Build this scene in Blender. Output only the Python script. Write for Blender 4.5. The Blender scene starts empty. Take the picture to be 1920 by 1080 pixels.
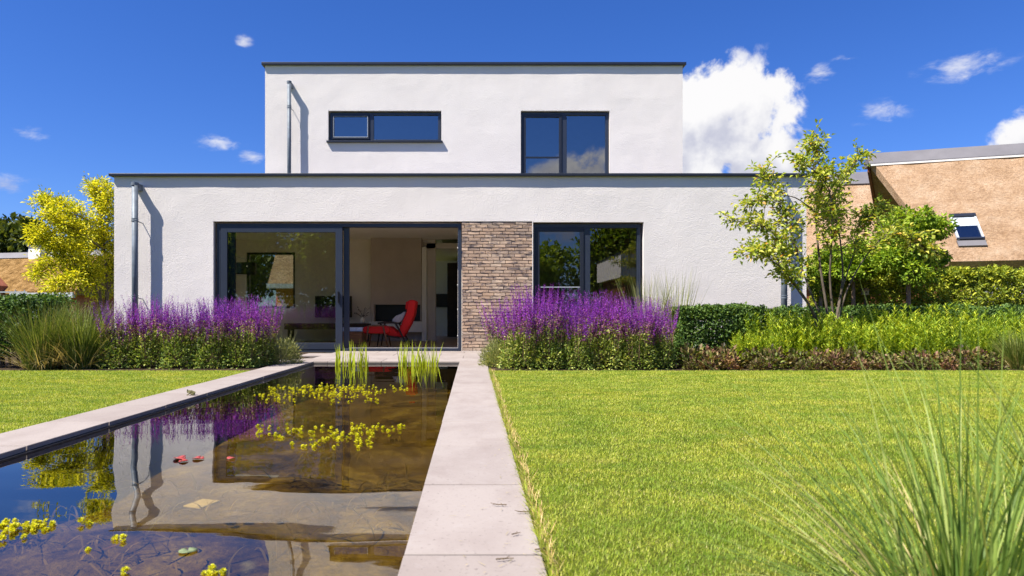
import bpy, bmesh, math, random
import numpy as np
from mathutils import Vector, Matrix, noise as mnoise

random.seed(7)
RNG = np.random.default_rng(11)
S = bpy.context.scene
COL = S.collection
rad = math.radians

# ------------------------------------------------------------------ camera
F = 1280.0            # focal length in photograph pixels (24 mm on 36 mm)
CX, CY, H = 887.0, 590.0, 0.694
cam_d = bpy.data.cameras.new('camera')
cam = bpy.data.objects.new('camera', cam_d)
COL.objects.link(cam)
cam.location = (0, 0, H)
cam.rotation_euler = (rad(90), 0, 0)
cam_d.lens = 24.0
cam_d.sensor_width = 36.0
cam_d.shift_x = (960 - CX) / 1920
cam_d.shift_y = (CY - 540) / 1920
cam_d.clip_start = 0.05
cam_d.clip_end = 2000
cam_d.dof.use_dof = True
cam_d.dof.focus_distance = 7.0
cam_d.dof.aperture_fstop = 4.5
S.camera = cam

# ------------------------------------------------------------------ light
SUN_DIR = Vector((1.75, 1.0, -3.0)).normalized()      # direction the light travels
SUN_EL = math.asin(-SUN_DIR.z)
SUN_AZ = math.atan2(-SUN_DIR.x, -SUN_DIR.y)           # azimuth of the sun from +Y towards +X
sd = bpy.data.lights.new('sun', 'SUN')
sd.energy = 5.0
sd.angle = rad(0.55)
sd.color = (1.0, 0.93, 0.83)
sun = bpy.data.objects.new('sun', sd)
COL.objects.link(sun)
sun.rotation_euler = SUN_DIR.to_track_quat('-Z', 'Y').to_euler()
sun.location = (-20, -12, 40)

S.view_settings.view_transform = 'Standard'
S.view_settings.look = 'None'
S.view_settings.exposure = 1.05
S.view_settings.gamma = 1.0
S.render.engine = 'CYCLES'
S.cycles.use_denoising = True
S.cycles.max_bounces = 9
S.cycles.diffuse_bounces = 6
S.cycles.glossy_bounces = 4
S.cycles.transmission_bounces = 4
S.cycles.transparent_max_bounces = 10
S.cycles.caustics_reflective = False
S.cycles.caustics_refractive = False
S.cycles.sample_clamp_indirect = 6.0

SKY_STRENGTH = 0.085


def build_world():
    w = bpy.data.worlds.new('World')
    S.world = w
    w.use_nodes = True
    nt = w.node_tree
    nt.nodes.clear()
    N, L = nt.nodes, nt.links

    def M(op, a, b=None, c=None, clamp=False):
        n = N.new('ShaderNodeMath')
        n.operation = op
        n.use_clamp = clamp
        for i, v in enumerate((a, b, c)):
            if v is None:
                continue
            if isinstance(v, (int, float)):
                n.inputs[i].default_value = v
            else:
                L.new(v, n.inputs[i])
        return n.outputs[0]

    def smooth(v, lo, hi):
        n = N.new('ShaderNodeMapRange')
        n.interpolation_type = 'SMOOTHSTEP'
        L.new(v, n.inputs[0])
        n.inputs[1].default_value = lo
        n.inputs[2].default_value = hi
        return n.outputs[0]

    sky = N.new('ShaderNodeTexSky')
    sky.sky_type = 'NISHITA'
    sky.sun_disc = False
    sky.sun_elevation = SUN_EL
    sky.sun_rotation = SUN_AZ
    sky.altitude = 0
    sky.air_density = 1.0
    sky.dust_density = 0.25
    sky.ozone_density = 3.0
    hs = N.new('ShaderNodeHueSaturation')
    hs.inputs['Saturation'].default_value = 1.22
    hs.inputs['Value'].default_value = 1.0
    L.new(sky.outputs[0], hs.inputs['Color'])
    bg = N.new('ShaderNodeBackground')
    bg.inputs[1].default_value = SKY_STRENGTH
    tint = N.new('ShaderNodeMixRGB')
    tint.blend_type = 'MULTIPLY'
    tint.inputs[0].default_value = 1.0
    tint.inputs[2].default_value = (0.42, 0.54, 0.90, 1)
    L.new(hs.outputs[0], tint.inputs[1])
    L.new(tint.outputs[0], bg.inputs[0])

    tc = N.new('ShaderNodeTexCoord')
    sp = N.new('ShaderNodeSeparateXYZ')
    L.new(tc.outputs['Generated'], sp.inputs[0])
    x, y, z = sp.outputs
    el = M('ARCSINE', z)
    az_f = M('ARCTAN2', x, y)
    az_b = M('ARCTAN2', x, M('MULTIPLY', y, -1.0))

    def noise(scale, detail, rough, offset=(0, 0, 0), stretch=(1, 1, 1)):
        mp = N.new('ShaderNodeMapping')
        mp.inputs['Location'].default_value = offset
        mp.inputs['Scale'].default_value = stretch
        L.new(tc.outputs['Generated'], mp.inputs['Vector'])
        n = N.new('ShaderNodeTexNoise')
        n.inputs['Scale'].default_value = scale
        n.inputs['Detail'].default_value = detail
        n.inputs['Roughness'].default_value = rough
        n.inputs['Distortion'].default_value = 0.25
        L.new(mp.outputs[0], n.inputs['Vector'])
        return n.outputs['Fac']

    n_big = noise(13, 9, 0.58, (0.3, 0.1, 0.2))
    n_low = noise(6, 3, 0.5, (1.3, 0.4, 0.9), (1, 1, 1.6))
    n_wisp = noise(24, 8, 0.62, (2.1, 0.7, 0.4), (1, 1, 2.2))

    # azimuth, elevation, radii (degrees); clouds all round the sky, not only in view
    cumulus = [
        (18.5, 13.5, 7.5, 6.6, 'f'), (14, 10, 8, 5, 'f'), (22.0, 11.5, 4.6, 3.6, 'f'), (22.0, 15.5, 4.0, 3.4, 'f'),
        (43, 10.5, 6.5, 3.6, 'f'), (-52, 7.5, 9, 3.6, 'f'),
        (14, 9.5, 11, 4.0, 'b'), (-42, 16, 12, 5, 'b'), (55, 15, 10, 6, 'b'), (78, 9, 8, 4, 'f'), (-75, 14, 9, 5, 'b'),
        (-85, 24, 8, 4, 'f'), (70, 32, 9, 5, 'b'),
    ]
    wisps = [
        (-18.6, 20.8, .9, .6, 'f'), (-32.9, 12.4, 1.6, .8, 'f'), (-20.3, 13.3, 2.5, 0.8, 'f'), (-18.1, 12.4, 1.4, .7, 'f'),
        (31, 14.2, 2.4, 1.1, 'f'), (35.8, 16.4, 3.4, 1.3, 'f'), (27, 17.5, 1.7, .8, 'f'), (28.8, 18.2, 1.4, .6, 'f'), (-35.5, 9, 3.5, 1.2, 'f'),
        (-50, 27, 5, 1.6, 'f'), (5, 30, 6, 1.6, 'b'), (60, 38, 6, 2, 'f'), (-25, 40, 7, 2, 'f'),
    ]

    def field(lst):
        best = None
        for a0, e0, ra, re, side in lst:
            az = az_f if side == 'f' else az_b
            u = M('MULTIPLY', M('SUBTRACT', az, rad(a0)), 1 / rad(ra))
            v = M('MULTIPLY', M('SUBTRACT', el, rad(e0)), 1 / rad(re))
            t = M('SUBTRACT', 1.0, M('SQRT', M('ADD', M('MULTIPLY', u, u), M('MULTIPLY', v, v))))
            best = (t if best is None else M('MAXIMUM', best, t))
        return best

    fc = field(cumulus)
    fw = field(wisps)
    d1 = smooth(M('ADD', M('MULTIPLY', fc, 0.75), M('MULTIPLY', M('SUBTRACT', n_big, 0.52), 2.1)), 0.0, 0.24)
    d1 = M('MULTIPLY', d1, smooth(fc, -0.25, 0.12))
    d2 = smooth(M('ADD', M('MULTIPLY', fw, 0.6), M('MULTIPLY', M('SUBTRACT', n_wisp, 0.56), 2.0)), 0.0, 0.75)
    d2 = M('MULTIPLY', M('MULTIPLY', d2, smooth(fw, -0.1, 0.5)), 0.72)
    dens = M('MAXIMUM', d1, d2)
    # self-shading painted into the cloud colour: greyer undersides, whiter tops
    n_off = noise(13, 5, 0.55, (0.3, 0.1, 0.2 + 0.05))
    lit = M('ADD', M('MULTIPLY', M('SUBTRACT', n_big, n_off), 2.2), M('MULTIPLY', M('SUBTRACT', n_low, 0.5), 1.2))
    lit = M('ADD', lit, M('MULTIPLY', M('SUBTRACT', el, rad(12.5)), 5.5))
    litf = smooth(lit, -0.62, 0.28)
    mix = N.new('ShaderNodeMixRGB')
    mix.inputs[1].default_value = (0.38, 0.39, 0.47, 1)
    mix.inputs[2].default_value = (0.64, 0.635, 0.64, 1)
    L.new(litf, mix.inputs[0])
    bgc = N.new('ShaderNodeBackground')
    bgc.inputs[1].default_value = 0.74
    L.new(mix.outputs[0], bgc.inputs[0])
    ms = N.new('ShaderNodeMixShader')
    L.new(dens, ms.inputs[0])
    L.new(bg.outputs[0], ms.inputs[1])
    L.new(bgc.outputs[0], ms.inputs[2])
    out = N.new('ShaderNodeOutputWorld')
    L.new(ms.outputs[0], out.inputs[0])


build_world()


# ------------------------------------------------------------------ helpers
def P(X, Y, d):
    """A photograph pixel at depth d metres from the camera, as a place in the garden."""
    return Vector(((X - CX) * d / F, d, H - (Y - CY) * d / F))


def link(o, parent=None):
    COL.objects.link(o)
    if parent is not None:
        o.parent = parent
    return o


def tag(o, label=None, cat=None, group=None, kind=None):
    if label: o['label'] = label
    if cat: o['category'] = cat
    if group: o['group'] = group
    if kind: o['kind'] = kind
    return o


def empty(name, loc=(0, 0, 0), rz=0.0, parent=None):
    o = bpy.data.objects.new(name, None)
    o.empty_display_size = 0.1
    o.location = loc
    o.rotation_euler = (0, 0, rz)
    return link(o, parent)


def copy_tree(o, parent=None):
    c = o.copy()
    COL.objects.link(c)
    c.parent = parent
    for ch in list(o.children):
        copy_tree(ch, c)
    return c


class MB:
    """collects boxes, tubes and polygons into one mesh"""
    def __init__(self):
        self.v, self.f = [], []

    def add(self, vs, fs):
        n = len(self.v)
        self.v += [tuple(v) for v in vs]
        self.f += [tuple(i + n for i in f) for f in fs]
        return self

    def box(self, a, b):
        x0, y0, z0 = a
        x1, y1, z1 = b
        vs = [(x0, y0, z0), (x1, y0, z0), (x1, y1, z0), (x0, y1, z0), (x0, y0, z1), (x1, y0, z1), (x1, y1, z1), (x0, y1, z1)]
        return self.add(vs, [(0, 3, 2, 1), (4, 5, 6, 7), (0, 1, 5, 4), (1, 2, 6, 5), (2, 3, 7, 6), (3, 0, 4, 7)])

    def frame(self, x0, x1, z0, z1, y0, y1, wl, wr, wt, wb):
        """rectangular ring in the xz plane; pieces butt end to end"""
        self.box((x0, y0, z0), (x0 + wl, y1, z1))
        self.box((x1 - wr, y0, z0), (x1, y1, z1))
        self.box((x0 + wl, y0, z1 - wt), (x1 - wr, y1, z1))
        self.box((x0 + wl, y0, z0), (x1 - wr, y1, z0 + wb))
        return self

    def bar(self, p, q, w, h, up=(0, 0, 1)):
        p, q = Vector(p), Vector(q)
        t = (q - p).normalized()
        u = Vector(up)
        if abs(t.dot(u)) > 0.98:
            u = Vector((1, 0, 0))
        s = t.cross(u).normalized() * w / 2
        u = s.cross(t).normalized() * h / 2
        vs = [p - s - u, p + s - u, p + s + u, p - s + u, q - s - u, q + s - u, q + s + u, q - s + u]
        return self.add(vs, [(0, 3, 2, 1), (4, 5, 6, 7), (0, 1, 5, 4), (1, 2, 6, 5), (2, 3, 7, 6), (3, 0, 4, 7)])

    def tube(self, pts, radii, n=8, caps=True):
        pts = [Vector(p) for p in pts]
        if isinstance(radii, (int, float)):
            radii = [radii] * len(pts)
        rings = []
        ref = None
        for i, p in enumerate(pts):
            t = (pts[min(i + 1, len(pts) - 1)] - pts[max(i - 1, 0)])
            if t.length < 1e-9:
                t = Vector((0, 0, 1))
            t.normalize()
            if ref is None:
                ref = Vector((1, 0, 0)) if abs(t.x) < 0.9 else Vector((0, 1, 0))
            a = t.cross(ref)
            if a.length < 1e-6:
                ref = Vector((0, 1, 0))
                a = t.cross(ref)
            a.normalize()
            b = t.cross(a).normalized()
            ref = a.cross(t).normalized()
            rings.append([p + (a * math.cos(k * 2 * math.pi / n) + b * math.sin(k * 2 * math.pi / n)) * radii[i] for k in range(n)])
        vs = [v for r in rings for v in r]
        fs = []
        for i in range(len(pts) - 1):
            for k in range(n):
                fs.append((i * n + k, i * n + (k + 1) % n, (i + 1) * n + (k + 1) % n, (i + 1) * n + k))
        if caps:
            fs.append(tuple(range(n))[::-1])
            fs.append(tuple((len(pts) - 1) * n + k for k in range(n)))
        return self.add(vs, fs)

    def prism(self, poly, axis_vec):
        """polygon (list of 3D points) swept along a vector"""
        a = Vector(axis_vec)
        n = len(poly)
        vs = [Vector(p) for p in poly] + [Vector(p) + a for p in poly]
        fs = [tuple(range(n))[::-1], tuple(range(n, 2 * n))]
        for i in range(n):
            j = (i + 1) % n
            fs.append((i, j, n + j, n + i))
        return self.add(vs, fs)

    def build(self, name, mat, parent=None, smooth=False, bevel=0.0, origin=None):
        me = bpy.data.meshes.new(name)
        vs = self.v
        if origin is not None:
            o = Vector(origin)
            vs = [tuple(Vector(v) - o) for v in vs]
        me.from_pydata(vs, [], self.f)
        bm = bmesh.new()
        bm.from_mesh(me)
        bmesh.ops.recalc_face_normals(bm, faces=bm.faces)
        bm.to_mesh(me)
        bm.free()
        if smooth:
            for p in me.polygons:
                p.use_smooth = True
        me.materials.append(mat)
        ob = bpy.data.objects.new(name, me)
        if origin is not None:
            ob.location = origin
        link(ob, parent)
        if bevel > 0:
            m = ob.modifiers.new('bevel', 'BEVEL')
            m.width = bevel
            m.segments = 2
            m.limit_method = 'ANGLE'
        return ob


def np_mesh(name, verts, tris, mats, mat_index=None, parent=None, smooth=False, loc=None):
    verts = np.asarray(verts, dtype=np.float32).reshape(-1, 3)
    tris = np.asarray(tris, dtype=np.int32)
    k = tris.shape[1]
    me = bpy.data.meshes.new(name)
    me.vertices.add(len(verts))
    me.vertices.foreach_set('co', verts.ravel())
    me.loops.add(tris.size)
    me.loops.foreach_set('vertex_index', tris.ravel())
    me.polygons.add(len(tris))
    me.polygons.foreach_set('loop_start', np.arange(0, tris.size, k, dtype=np.int32))
    me.polygons.foreach_set('loop_total', np.full(len(tris), k, dtype=np.int32))
    if mat_index is not None:
        me.polygons.foreach_set('material_index', np.asarray(mat_index, dtype=np.int32))
    if smooth:
        me.polygons.foreach_set('use_smooth', np.ones(len(tris), dtype=bool))
    for m in (mats if isinstance(mats, (list, tuple)) else [mats]):
        me.materials.append(m)
    me.update(calc_edges=True)
    me.validate()
    ob = bpy.data.objects.new(name, me)
    if loc is not None:
        ob.location = loc
    return link(ob, parent)


def unit(a):
    return a / np.maximum(np.linalg.norm(a, axis=1, keepdims=True), 1e-9)


def rand_dirs(n, rng=RNG):
    return unit(rng.normal(size=(n, 3)))


def leaf_cards(c, axis, normal, length, width, fold=0.25):
    """pointed leaves: base, two mids, tip; folded along the midrib. Returns verts, tris"""
    n = len(c)
    axis = unit(axis)
    side = unit(np.cross(axis, normal))
    nrm = np.cross(side, axis)
    length = np.broadcast_to(np.asarray(length, float), (n,))[:, None]
    width = np.broadcast_to(np.asarray(width, float), (n,))[:, None]
    base = c
    tip = c + axis * length - nrm * length * 0.12
    mid = c + axis * length * 0.48 + nrm * length * 0.05
    l = mid + side * width / 2 + nrm * width * fold
    r = mid - side * width / 2 + nrm * width * fold
    v = np.stack([base, l, tip, r], axis=1).reshape(-1, 3)
    i = np.arange(n)[:, None] * 4
    t = np.concatenate([i + np.array([[0, 1, 2]]), i + np.array([[0, 2, 3]])], axis=1).reshape(-1, 3)
    return v, t


def blade_strips(base, az, length, width, lean, curve, nseg=5, rng=RNG, twist=0.0):
    """arching blades; lean = start angle from vertical, curve = added angle towards the tip. verts, tris"""
    n = len(base)
    az = np.asarray(az)[:, None]
    lean = np.broadcast_to(np.asarray(lean, float), (n,))
    curve = np.broadcast_to(np.asarray(curve, float), (n,))
    length = np.broadcast_to(np.asarray(length, float), (n,))
    width = np.broadcast_to(np.asarray(width, float), (n,))
    h = np.concatenate([np.cos(az), np.sin(az), np.zeros((n, 1))], axis=1)
    up = np.array([[0, 0, 1.0]])
    face = az[:, 0] + rng.uniform(-1, 1, n) * twist
    s = np.stack([-np.sin(face), np.cos(face), np.zeros(n)], axis=1)
    p = base.copy()
    L, Rr = [], []
    for k in range(nseg + 1):
        f = k / nseg
        w = width * (1 - f ** 1.6) * (0.65 + 0.35 * min(1, f * 4))
        if k == nseg:
            w = width * 0.03
        L.append(p + s * w[:, None] / 2)
        Rr.append(p - s * w[:, None] / 2)
        a = lean + curve * f ** 1.3
        p = p + (h * np.sin(a)[:, None] + up * np.cos(a)[:, None]) * (length / nseg)[:, None]
    v = np.stack([x for pair in zip(L, Rr) for x in pair], axis=1)   # n, 2(nseg+1), 3
    m = 2 * (nseg + 1)
    tr = []
    for k in range(nseg):
        a = 2 * k
        tr += [[a, a + 1, a + 3], [a, a + 3, a + 2]]
    tr = np.array(tr)
    t = (np.arange(n)[:, None, None] * m + tr[None]).reshape(-1, 3)
    return v.reshape(-1, 3), t


def merge(parts):
    """list of (verts, tris, mat) -> verts, tris, mat_index"""
    V, T, MI = [], [], []
    n = 0
    for v, t, m in parts:
        V.append(v)
        T.append(t + n)
        MI.append(np.full(len(t), m))
        n += len(v)
    return np.concatenate(V), np.concatenate(T), np.concatenate(MI)


# ------------------------------------------------------------------ materials
class Mat:
    def __init__(self, name, rough=0.6, spec=0.3):
        self.m = bpy.data.materials.new(name)
        self.m.use_nodes = True
        self.nt = self.m.node_tree
        self.N, self.L = self.nt.nodes, self.nt.links
        self.b = self.N['Principled BSDF']
        self.out = self.N['Material Output']
        self.b.inputs['Roughness'].default_value = rough
        self.b.inputs['Specular IOR Level'].default_value = spec

    def tex(self, kind='Noise', scale=5, detail=4, rough=0.55, coord='Object', stretch=(1, 1, 1), dist=0.0):
        tc = self.N.new('ShaderNodeTexCoord')
        mp = self.N.new('ShaderNodeMapping')
        mp.inputs['Scale'].default_value = stretch
        if coord == 'World':
            g = self.N.new('ShaderNodeNewGeometry')
            self.L.new(g.outputs['Position'], mp.inputs[0])
        else:
            self.L.new(tc.outputs[coord], mp.inputs[0])
        if kind == 'Noise':
            n = self.N.new('ShaderNodeTexNoise')
            n.inputs['Scale'].default_value = scale
            n.inputs['Detail'].default_value = detail
            n.inputs['Roughness'].default_value = rough
            n.inputs['Distortion'].default_value = dist
            o = n.outputs['Fac']
        elif kind == 'Voronoi':
            n = self.N.new('ShaderNodeTexVoronoi')
            n.inputs['Scale'].default_value = scale
            o = n.outputs['Distance']
        else:
            n = self.N.new('ShaderNodeTexWave')
            n.inputs['Scale'].default_value = scale
            n.inputs['Distortion'].default_value = dist
            n.inputs['Detail'].default_value = detail
            o = n.outputs['Fac']
        self.L.new(mp.outputs[0], n.inputs['Vector'])
        return o

    def ramp(self, fac, stops):
        r = self.N.new('ShaderNodeValToRGB')
        el = r.color_ramp.elements
        while len(el) < len(stops):
            el.new(0.5)
        for e, (p, c) in zip(el, stops):
            e.position = p
            e.color = (*c, 1)
        self.L.new(fac, r.inputs[0])
        return r.outputs[0]

    def mix(self, fac, a, b, mode='MIX'):
        n = self.N.new('ShaderNodeMixRGB')
        n.blend_type = mode
        for i, v in enumerate((fac, a, b)):
            if isinstance(v, (int, float)):
                n.inputs[i].default_value = v
            elif isinstance(v, tuple):
                n.inputs[i].default_value = (*v, 1)
            else:
                self.L.new(v, n.inputs[i])
        return n.outputs[0]

    def color(self, c):
        if isinstance(c, tuple):
            self.b.inputs['Base Color'].default_value = (*c, 1)
        else:
            self.L.new(c, self.b.inputs['Base Color'])
        return self

    def bump(self, h, strength=0.3, dist=0.01, prev=None):
        n = self.N.new('ShaderNodeBump')
        n.inputs['Strength'].default_value = strength
        n.inputs['Distance'].default_value = dist
        self.L.new(h, n.inputs['Height'])
        if prev is not None:
            self.L.new(prev, n.inputs['Normal'])
        self.L.new(n.outputs[0], self.b.inputs['Normal'])
        return n.outputs[0]

    def schlick(self, f0):
        """mirror share of a thin sheet, the same from both sides"""
        g = self.N.new('ShaderNodeNewGeometry')
        d = self.N.new('ShaderNodeVectorMath')
        d.operation = 'DOT_PRODUCT'
        self.L.new(g.outputs['Normal'], d.inputs[0])
        self.L.new(g.outputs['Incoming'], d.inputs[1])

        def mm(op, a, b):
            n = self.N.new('ShaderNodeMath')
            n.operation = op
            for i, v in enumerate((a, b)):
                if isinstance(v, (int, float)):
                    n.inputs[i].default_value = v
                elif v is not None:
                    self.L.new(v, n.inputs[i])
            return n.outputs[0]
        c = mm('ABSOLUTE', d.outputs['Value'], None)
        p = mm('POWER', mm('SUBTRACT', 1.0, c), 5.0)
        return mm('ADD', mm('MULTIPLY', p, 1 - f0), f0)

    def island(self):
        return self.N.new('ShaderNodeNewGeometry').outputs['Random Per Island']

    def objrand(self):
        return self.N.new('ShaderNodeObjectInfo').outputs['Random']

    def translucent(self, col, amount=0.35, gain=1.0):
        t = self.N.new('ShaderNodeBsdfTranslucent')
        if isinstance(col, tuple):
            t.inputs[0].default_value = (*col, 1)
        else:
            self.L.new(col, t.inputs[0])
        m = self.N.new('ShaderNodeMixShader')
        m.inputs[0].default_value = amount
        self.L.new(self.b.outputs[0], m.inputs[1])
        self.L.new(t.outputs[0], m.inputs[2])
        self.L.new(m.outputs[0], self.out.inputs[0])
        return self


def leaf_mat(name, stops, trans=0.35, rough=0.5, spec=0.25, patch=None, gain=1.35, vary=None):
    m = Mat(name, rough, spec)
    stops = [(p, tuple(min(.85, c * gain) for c in col)) for p, col in stops]
    c = m.ramp(m.island(), stops)
    if patch:
        sc, col, lo, hi = patch
        f = m.tex('Noise', sc, 3, 0.5, 'World')
        f = m.ramp(f, [(lo, (0, 0, 0)), (hi, (1, 1, 1))])
        c = m.mix(f, c, m.mix(0.75, c, col), 'MIX')
    if vary:
        c = m.mix(1.0, c, m.ramp(m.objrand(), vary), 'MULTIPLY')
    m.color(c)
    tr = m.mix(1.0, c, (1.25, 1.15, 0.55), 'MULTIPLY')
    m.translucent(tr, trans)
    return m.m


def plain(name, col, rough=0.6, spec=0.3, metal=0.0, var=0.12, scale=20, bump=0.0):
    m = Mat(name, rough, spec)
    f = m.tex('Noise', scale, 4, 0.6, 'Object')
    lo = tuple(c * (1 - var) for c in col)
    hi = tuple(min(1, c * (1 + var)) for c in col)
    m.color(m.ramp(f, [(0.3, lo), (0.7, hi)]))
    m.b.inputs['Metallic'].default_value = metal
    if bump:
        m.bump(f, bump, 0.01)
    return m.m


MT = {}


def materials():
    # white rendered walls: rough trowelled plaster
    m = Mat('white_plaster', 0.9, 0.15)
    big = m.tex('Noise', 0.7, 4, 0.6, 'World')
    col = m.ramp(big, [(0.25, (0.70, 0.66, 0.63)), (0.75, (0.79, 0.75, 0.715))])
    streak = m.tex('Noise', 2.2, 5, 0.65, 'World', (1, 1, 0.12))
    col = m.mix(m.ramp(streak, [(0.55, (0, 0, 0)), (0.85, (0.22, 0.22, 0.22))]), col, (0.60, 0.57, 0.56))
    m.color(col)
    h1 = m.tex('Noise', 62, 4, 0.6, 'World')
    b1 = m.bump(h1, 0.95, 0.0085)
    h2 = m.tex('Noise', 7, 3, 0.5, 'World')
    m.bump(h2, 0.18, 0.012, b1)
    MT['plaster'] = m.m

    MT['anthracite'] = plain('anthracite_metal', (0.016, 0.020, 0.032), 0.38, 0.45, 0.0, 0.1, 6)
    MT['frame'] = plain('blue_grey_frame', (0.026, 0.034, 0.055), 0.34, 0.5, 0.0, 0.08, 5)
    MT['black'] = plain('black', (0.008, 0.008, 0.010), 0.3, 0.4)
    MT['zinc'] = plain('zinc_pipe', (0.15, 0.18, 0.215), 0.55, 0.35, 0.15, 0.25, 9)
    MT['steel'] = plain('bright_metal', (0.6, 0.6, 0.6), 0.3, 0.5, 0.9)
    MT['gutter'] = plain('pale_gutter', (0.42, 0.46, 0.5), 0.5, 0.4, 0.0)

    # bricks: sandy with scorched blue-black faces
    m = Mat('brick', 0.9, 0.15)
    r = m.objrand()
    base = m.ramp(r, [(0.0, (0.50, 0.345, 0.235)), (0.3, (0.57, 0.415, 0.30)), (0.6, (0.42, 0.29, 0.205)), (0.8, (0.64, 0.49, 0.36)), (1.0, (0.32, 0.235, 0.185))])
    f = m.tex('Noise', 9, 5, 0.65, 'World', (0.7, 1, 2.8), 0.7)
    dark = m.ramp(f, [(0.495, (0, 0, 0)), (0.61, (1, 1, 1))])
    c = m.mix(m.mix(1.0, dark, (0.85, 0.85, 0.85), 'MULTIPLY'), base, (0.11, 0.095, 0.105))
    m.color(c)
    h = m.tex('Noise', 30, 6, 0.7, 'World', (0.6, 1, 1.6), 0.8)
    m.bump(h, 0.6, 0.008)
    MT['brick'] = m.m
    MT['mortar'] = plain('dark_mortar', (0.03, 0.026, 0.024), 0.95, 0.1, 0, 0.3, 60)

    # concrete paving
    m = Mat('paving', 0.85, 0.2)
    r = m.objrand()
    base = m.ramp(r, [(0.0, (0.28, 0.242, 0.22)), (0.5, (0.325, 0.285, 0.26)), (1.0, (0.30, 0.265, 0.245))])
    f = m.tex('Noise', 3.2, 6, 0.65, 'World', (1, 0.7, 1), 0.4)
    c = m.mix(m.ramp(f, [(0.42, (0, 0, 0)), (0.75, (0.55, 0.55, 0.55))]), base, (0.20, 0.16, 0.145))
    f2 = m.tex('Noise', 70, 3, 0.6, 'World')
    c = m.mix(m.ramp(f2, [(0.60, (0, 0, 0)), (0.72, (0.55, 0.55, 0.55))]), c, (0.11, 0.09, 0.085))
    f3 = m.tex('Noise', 14, 5, 0.7, 'World')
    c = m.mix(m.ramp(f3, [(0.58, (0, 0, 0)), (0.75, (0.45, 0.45, 0.45))]), c, (0.36, 0.33, 0.315))
    m.color(c)
    m.bump(f2, 0.15, 0.003)
    MT['paving'] = m.m
    MT['sand'] = plain('jointing_sand', (0.09, 0.075, 0.065), 0.95, 0.1, 0, 0.3, 30)

    # soil
    m = Mat('soil', 0.95, 0.1)
    f = m.tex('Noise', 14, 8, 0.7, 'World')
    m.color(m.ramp(f, [(0.3, (0.028, 0.019, 0.012)), (0.7, (0.085, 0.06, 0.04))]))
    m.bump(f, 1.0, 0.04)
    MT['soil'] = m.m

    # far ground and lawn sheet
    m = Mat('lawn_ground', 0.95, 0.1)
    f = m.tex('Noise', 2.2, 8, 0.7, 'World')
    m.color(m.ramp(f, [(0.3, (0.08, 0.105, 0.015)), (0.7, (0.17, 0.19, 0.03))]))
    f2 = m.tex('Noise', 90, 3, 0.7, 'World')
    m.bump(f2, 1.0, 0.03)
    MT['lawn_ground'] = m.m

    # lawn blades
    m = Mat('lawn_blade', 0.5, 0.25)
    c = m.ramp(m.island(), [(0.0, (0.17, 0.26, 0.02)), (0.3, (0.34, 0.43, 0.04)), (0.62, (0.51, 0.57, 0.065)), (0.9, (0.66, 0.66, 0.13)), (1.0, (0.74, 0.64, 0.28))])
    f = m.tex('Noise', 2.6, 6, 0.68, 'World', (0.8, 1.3, 1))
    c = m.mix(m.ramp(f, [(0.38, (0.95, 0.95, 0.95)), (0.58, (0, 0, 0))]), c, m.mix(1.0, c, (0.55, 0.72, 0.55), 'MULTIPLY'))
    f4 = m.tex('Noise', 1.7, 5, 0.6, 'World')
    c = m.mix(m.ramp(f4, [(0.60, (0, 0, 0)), (0.74, (0.6, 0.6, 0.6))]), c, (0.62, 0.52, 0.16))
    f2 = m.tex('Noise', 0.9, 3, 0.5, 'World')
    c = m.mix(m.ramp(f2, [(0.48, (0, 0, 0)), (0.70, (0.7, 0.7, 0.7))]), c, m.mix(1.0, c, (1.16, 1.02, 0.9), 'MULTIPLY'))
    m.color(c)
    m.translucent(m.mix(1.0, c, (1.2, 1.15, 0.6), 'MULTIPLY'), 0.4)
    MT['lawn_blade'] = m.m
    MT['straw'] = leaf_mat('straw', [(0, (0.40, 0.27, 0.11)), (0.5, (0.55, 0.40, 0.19)), (1, (0.30, 0.27, 0.07))], 0.2)
    MT['twig'] = plain('dry_twig', (0.13, 0.095, 0.06), 0.8, 0.2, 0, 0.3, 40)

    # water: fresnel mirror over clear brown-tinted depth
    m = Mat('pond_water')
    m.N.remove(m.b)
    h1 = m.tex('Noise', 1.0, 1, 0.4, 'World', (0.55, 1.7, 1))
    # the air stirs the near end more than the sheltered end by the house
    gp = m.N.new('ShaderNodeNewGeometry')
    sx = m.N.new('ShaderNodeSeparateXYZ')
    m.L.new(gp.outputs['Position'], sx.inputs[0])
    mr = m.N.new('ShaderNodeMapRange')
    m.L.new(sx.outputs[1], mr.inputs[0])
    mr.inputs[1].default_value = 2.0
    mr.inputs[2].default_value = 6.0
    mr.inputs[3].default_value = 1.0
    mr.inputs[4].default_value = 0.3
    ml = m.N.new('ShaderNodeMath')
    ml.operation = 'MULTIPLY'
    m.L.new(h1, ml.inputs[0])
    m.L.new(mr.outputs[0], ml.inputs[1])
    h1 = ml.outputs[0]
    h2 = m.tex('Noise', 4.5, 2, 0.5, 'World', (0.8, 1.4, 1))
    b1 = m.N.new('ShaderNodeBump')
    b1.inputs['Strength'].default_value = 0.10
    b1.inputs['Distance'].default_value = 0.14
    m.L.new(h1, b1.inputs['Height'])
    b2 = m.N.new('ShaderNodeBump')
    b2.inputs['Strength'].default_value = 0.016
    b2.inputs['Distance'].default_value = 0.02
    m.L.new(h2, b2.inputs['Height'])
    m.L.new(b1.outputs[0], b2.inputs['Normal'])
    tr = m.N.new('ShaderNodeBsdfTransparent')
    tr.inputs[0].default_value = (0.78, 0.68, 0.43, 1)
    gl = m.N.new('ShaderNodeBsdfGlossy')
    gl.inputs['Roughness'].default_value = 0.004
    gl.inputs['Color'].default_value = (0.97, 0.97, 0.97, 1)
    m.L.new(b2.outputs[0], gl.inputs['Normal'])
    mx = m.N.new('ShaderNodeMixShader')
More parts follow.
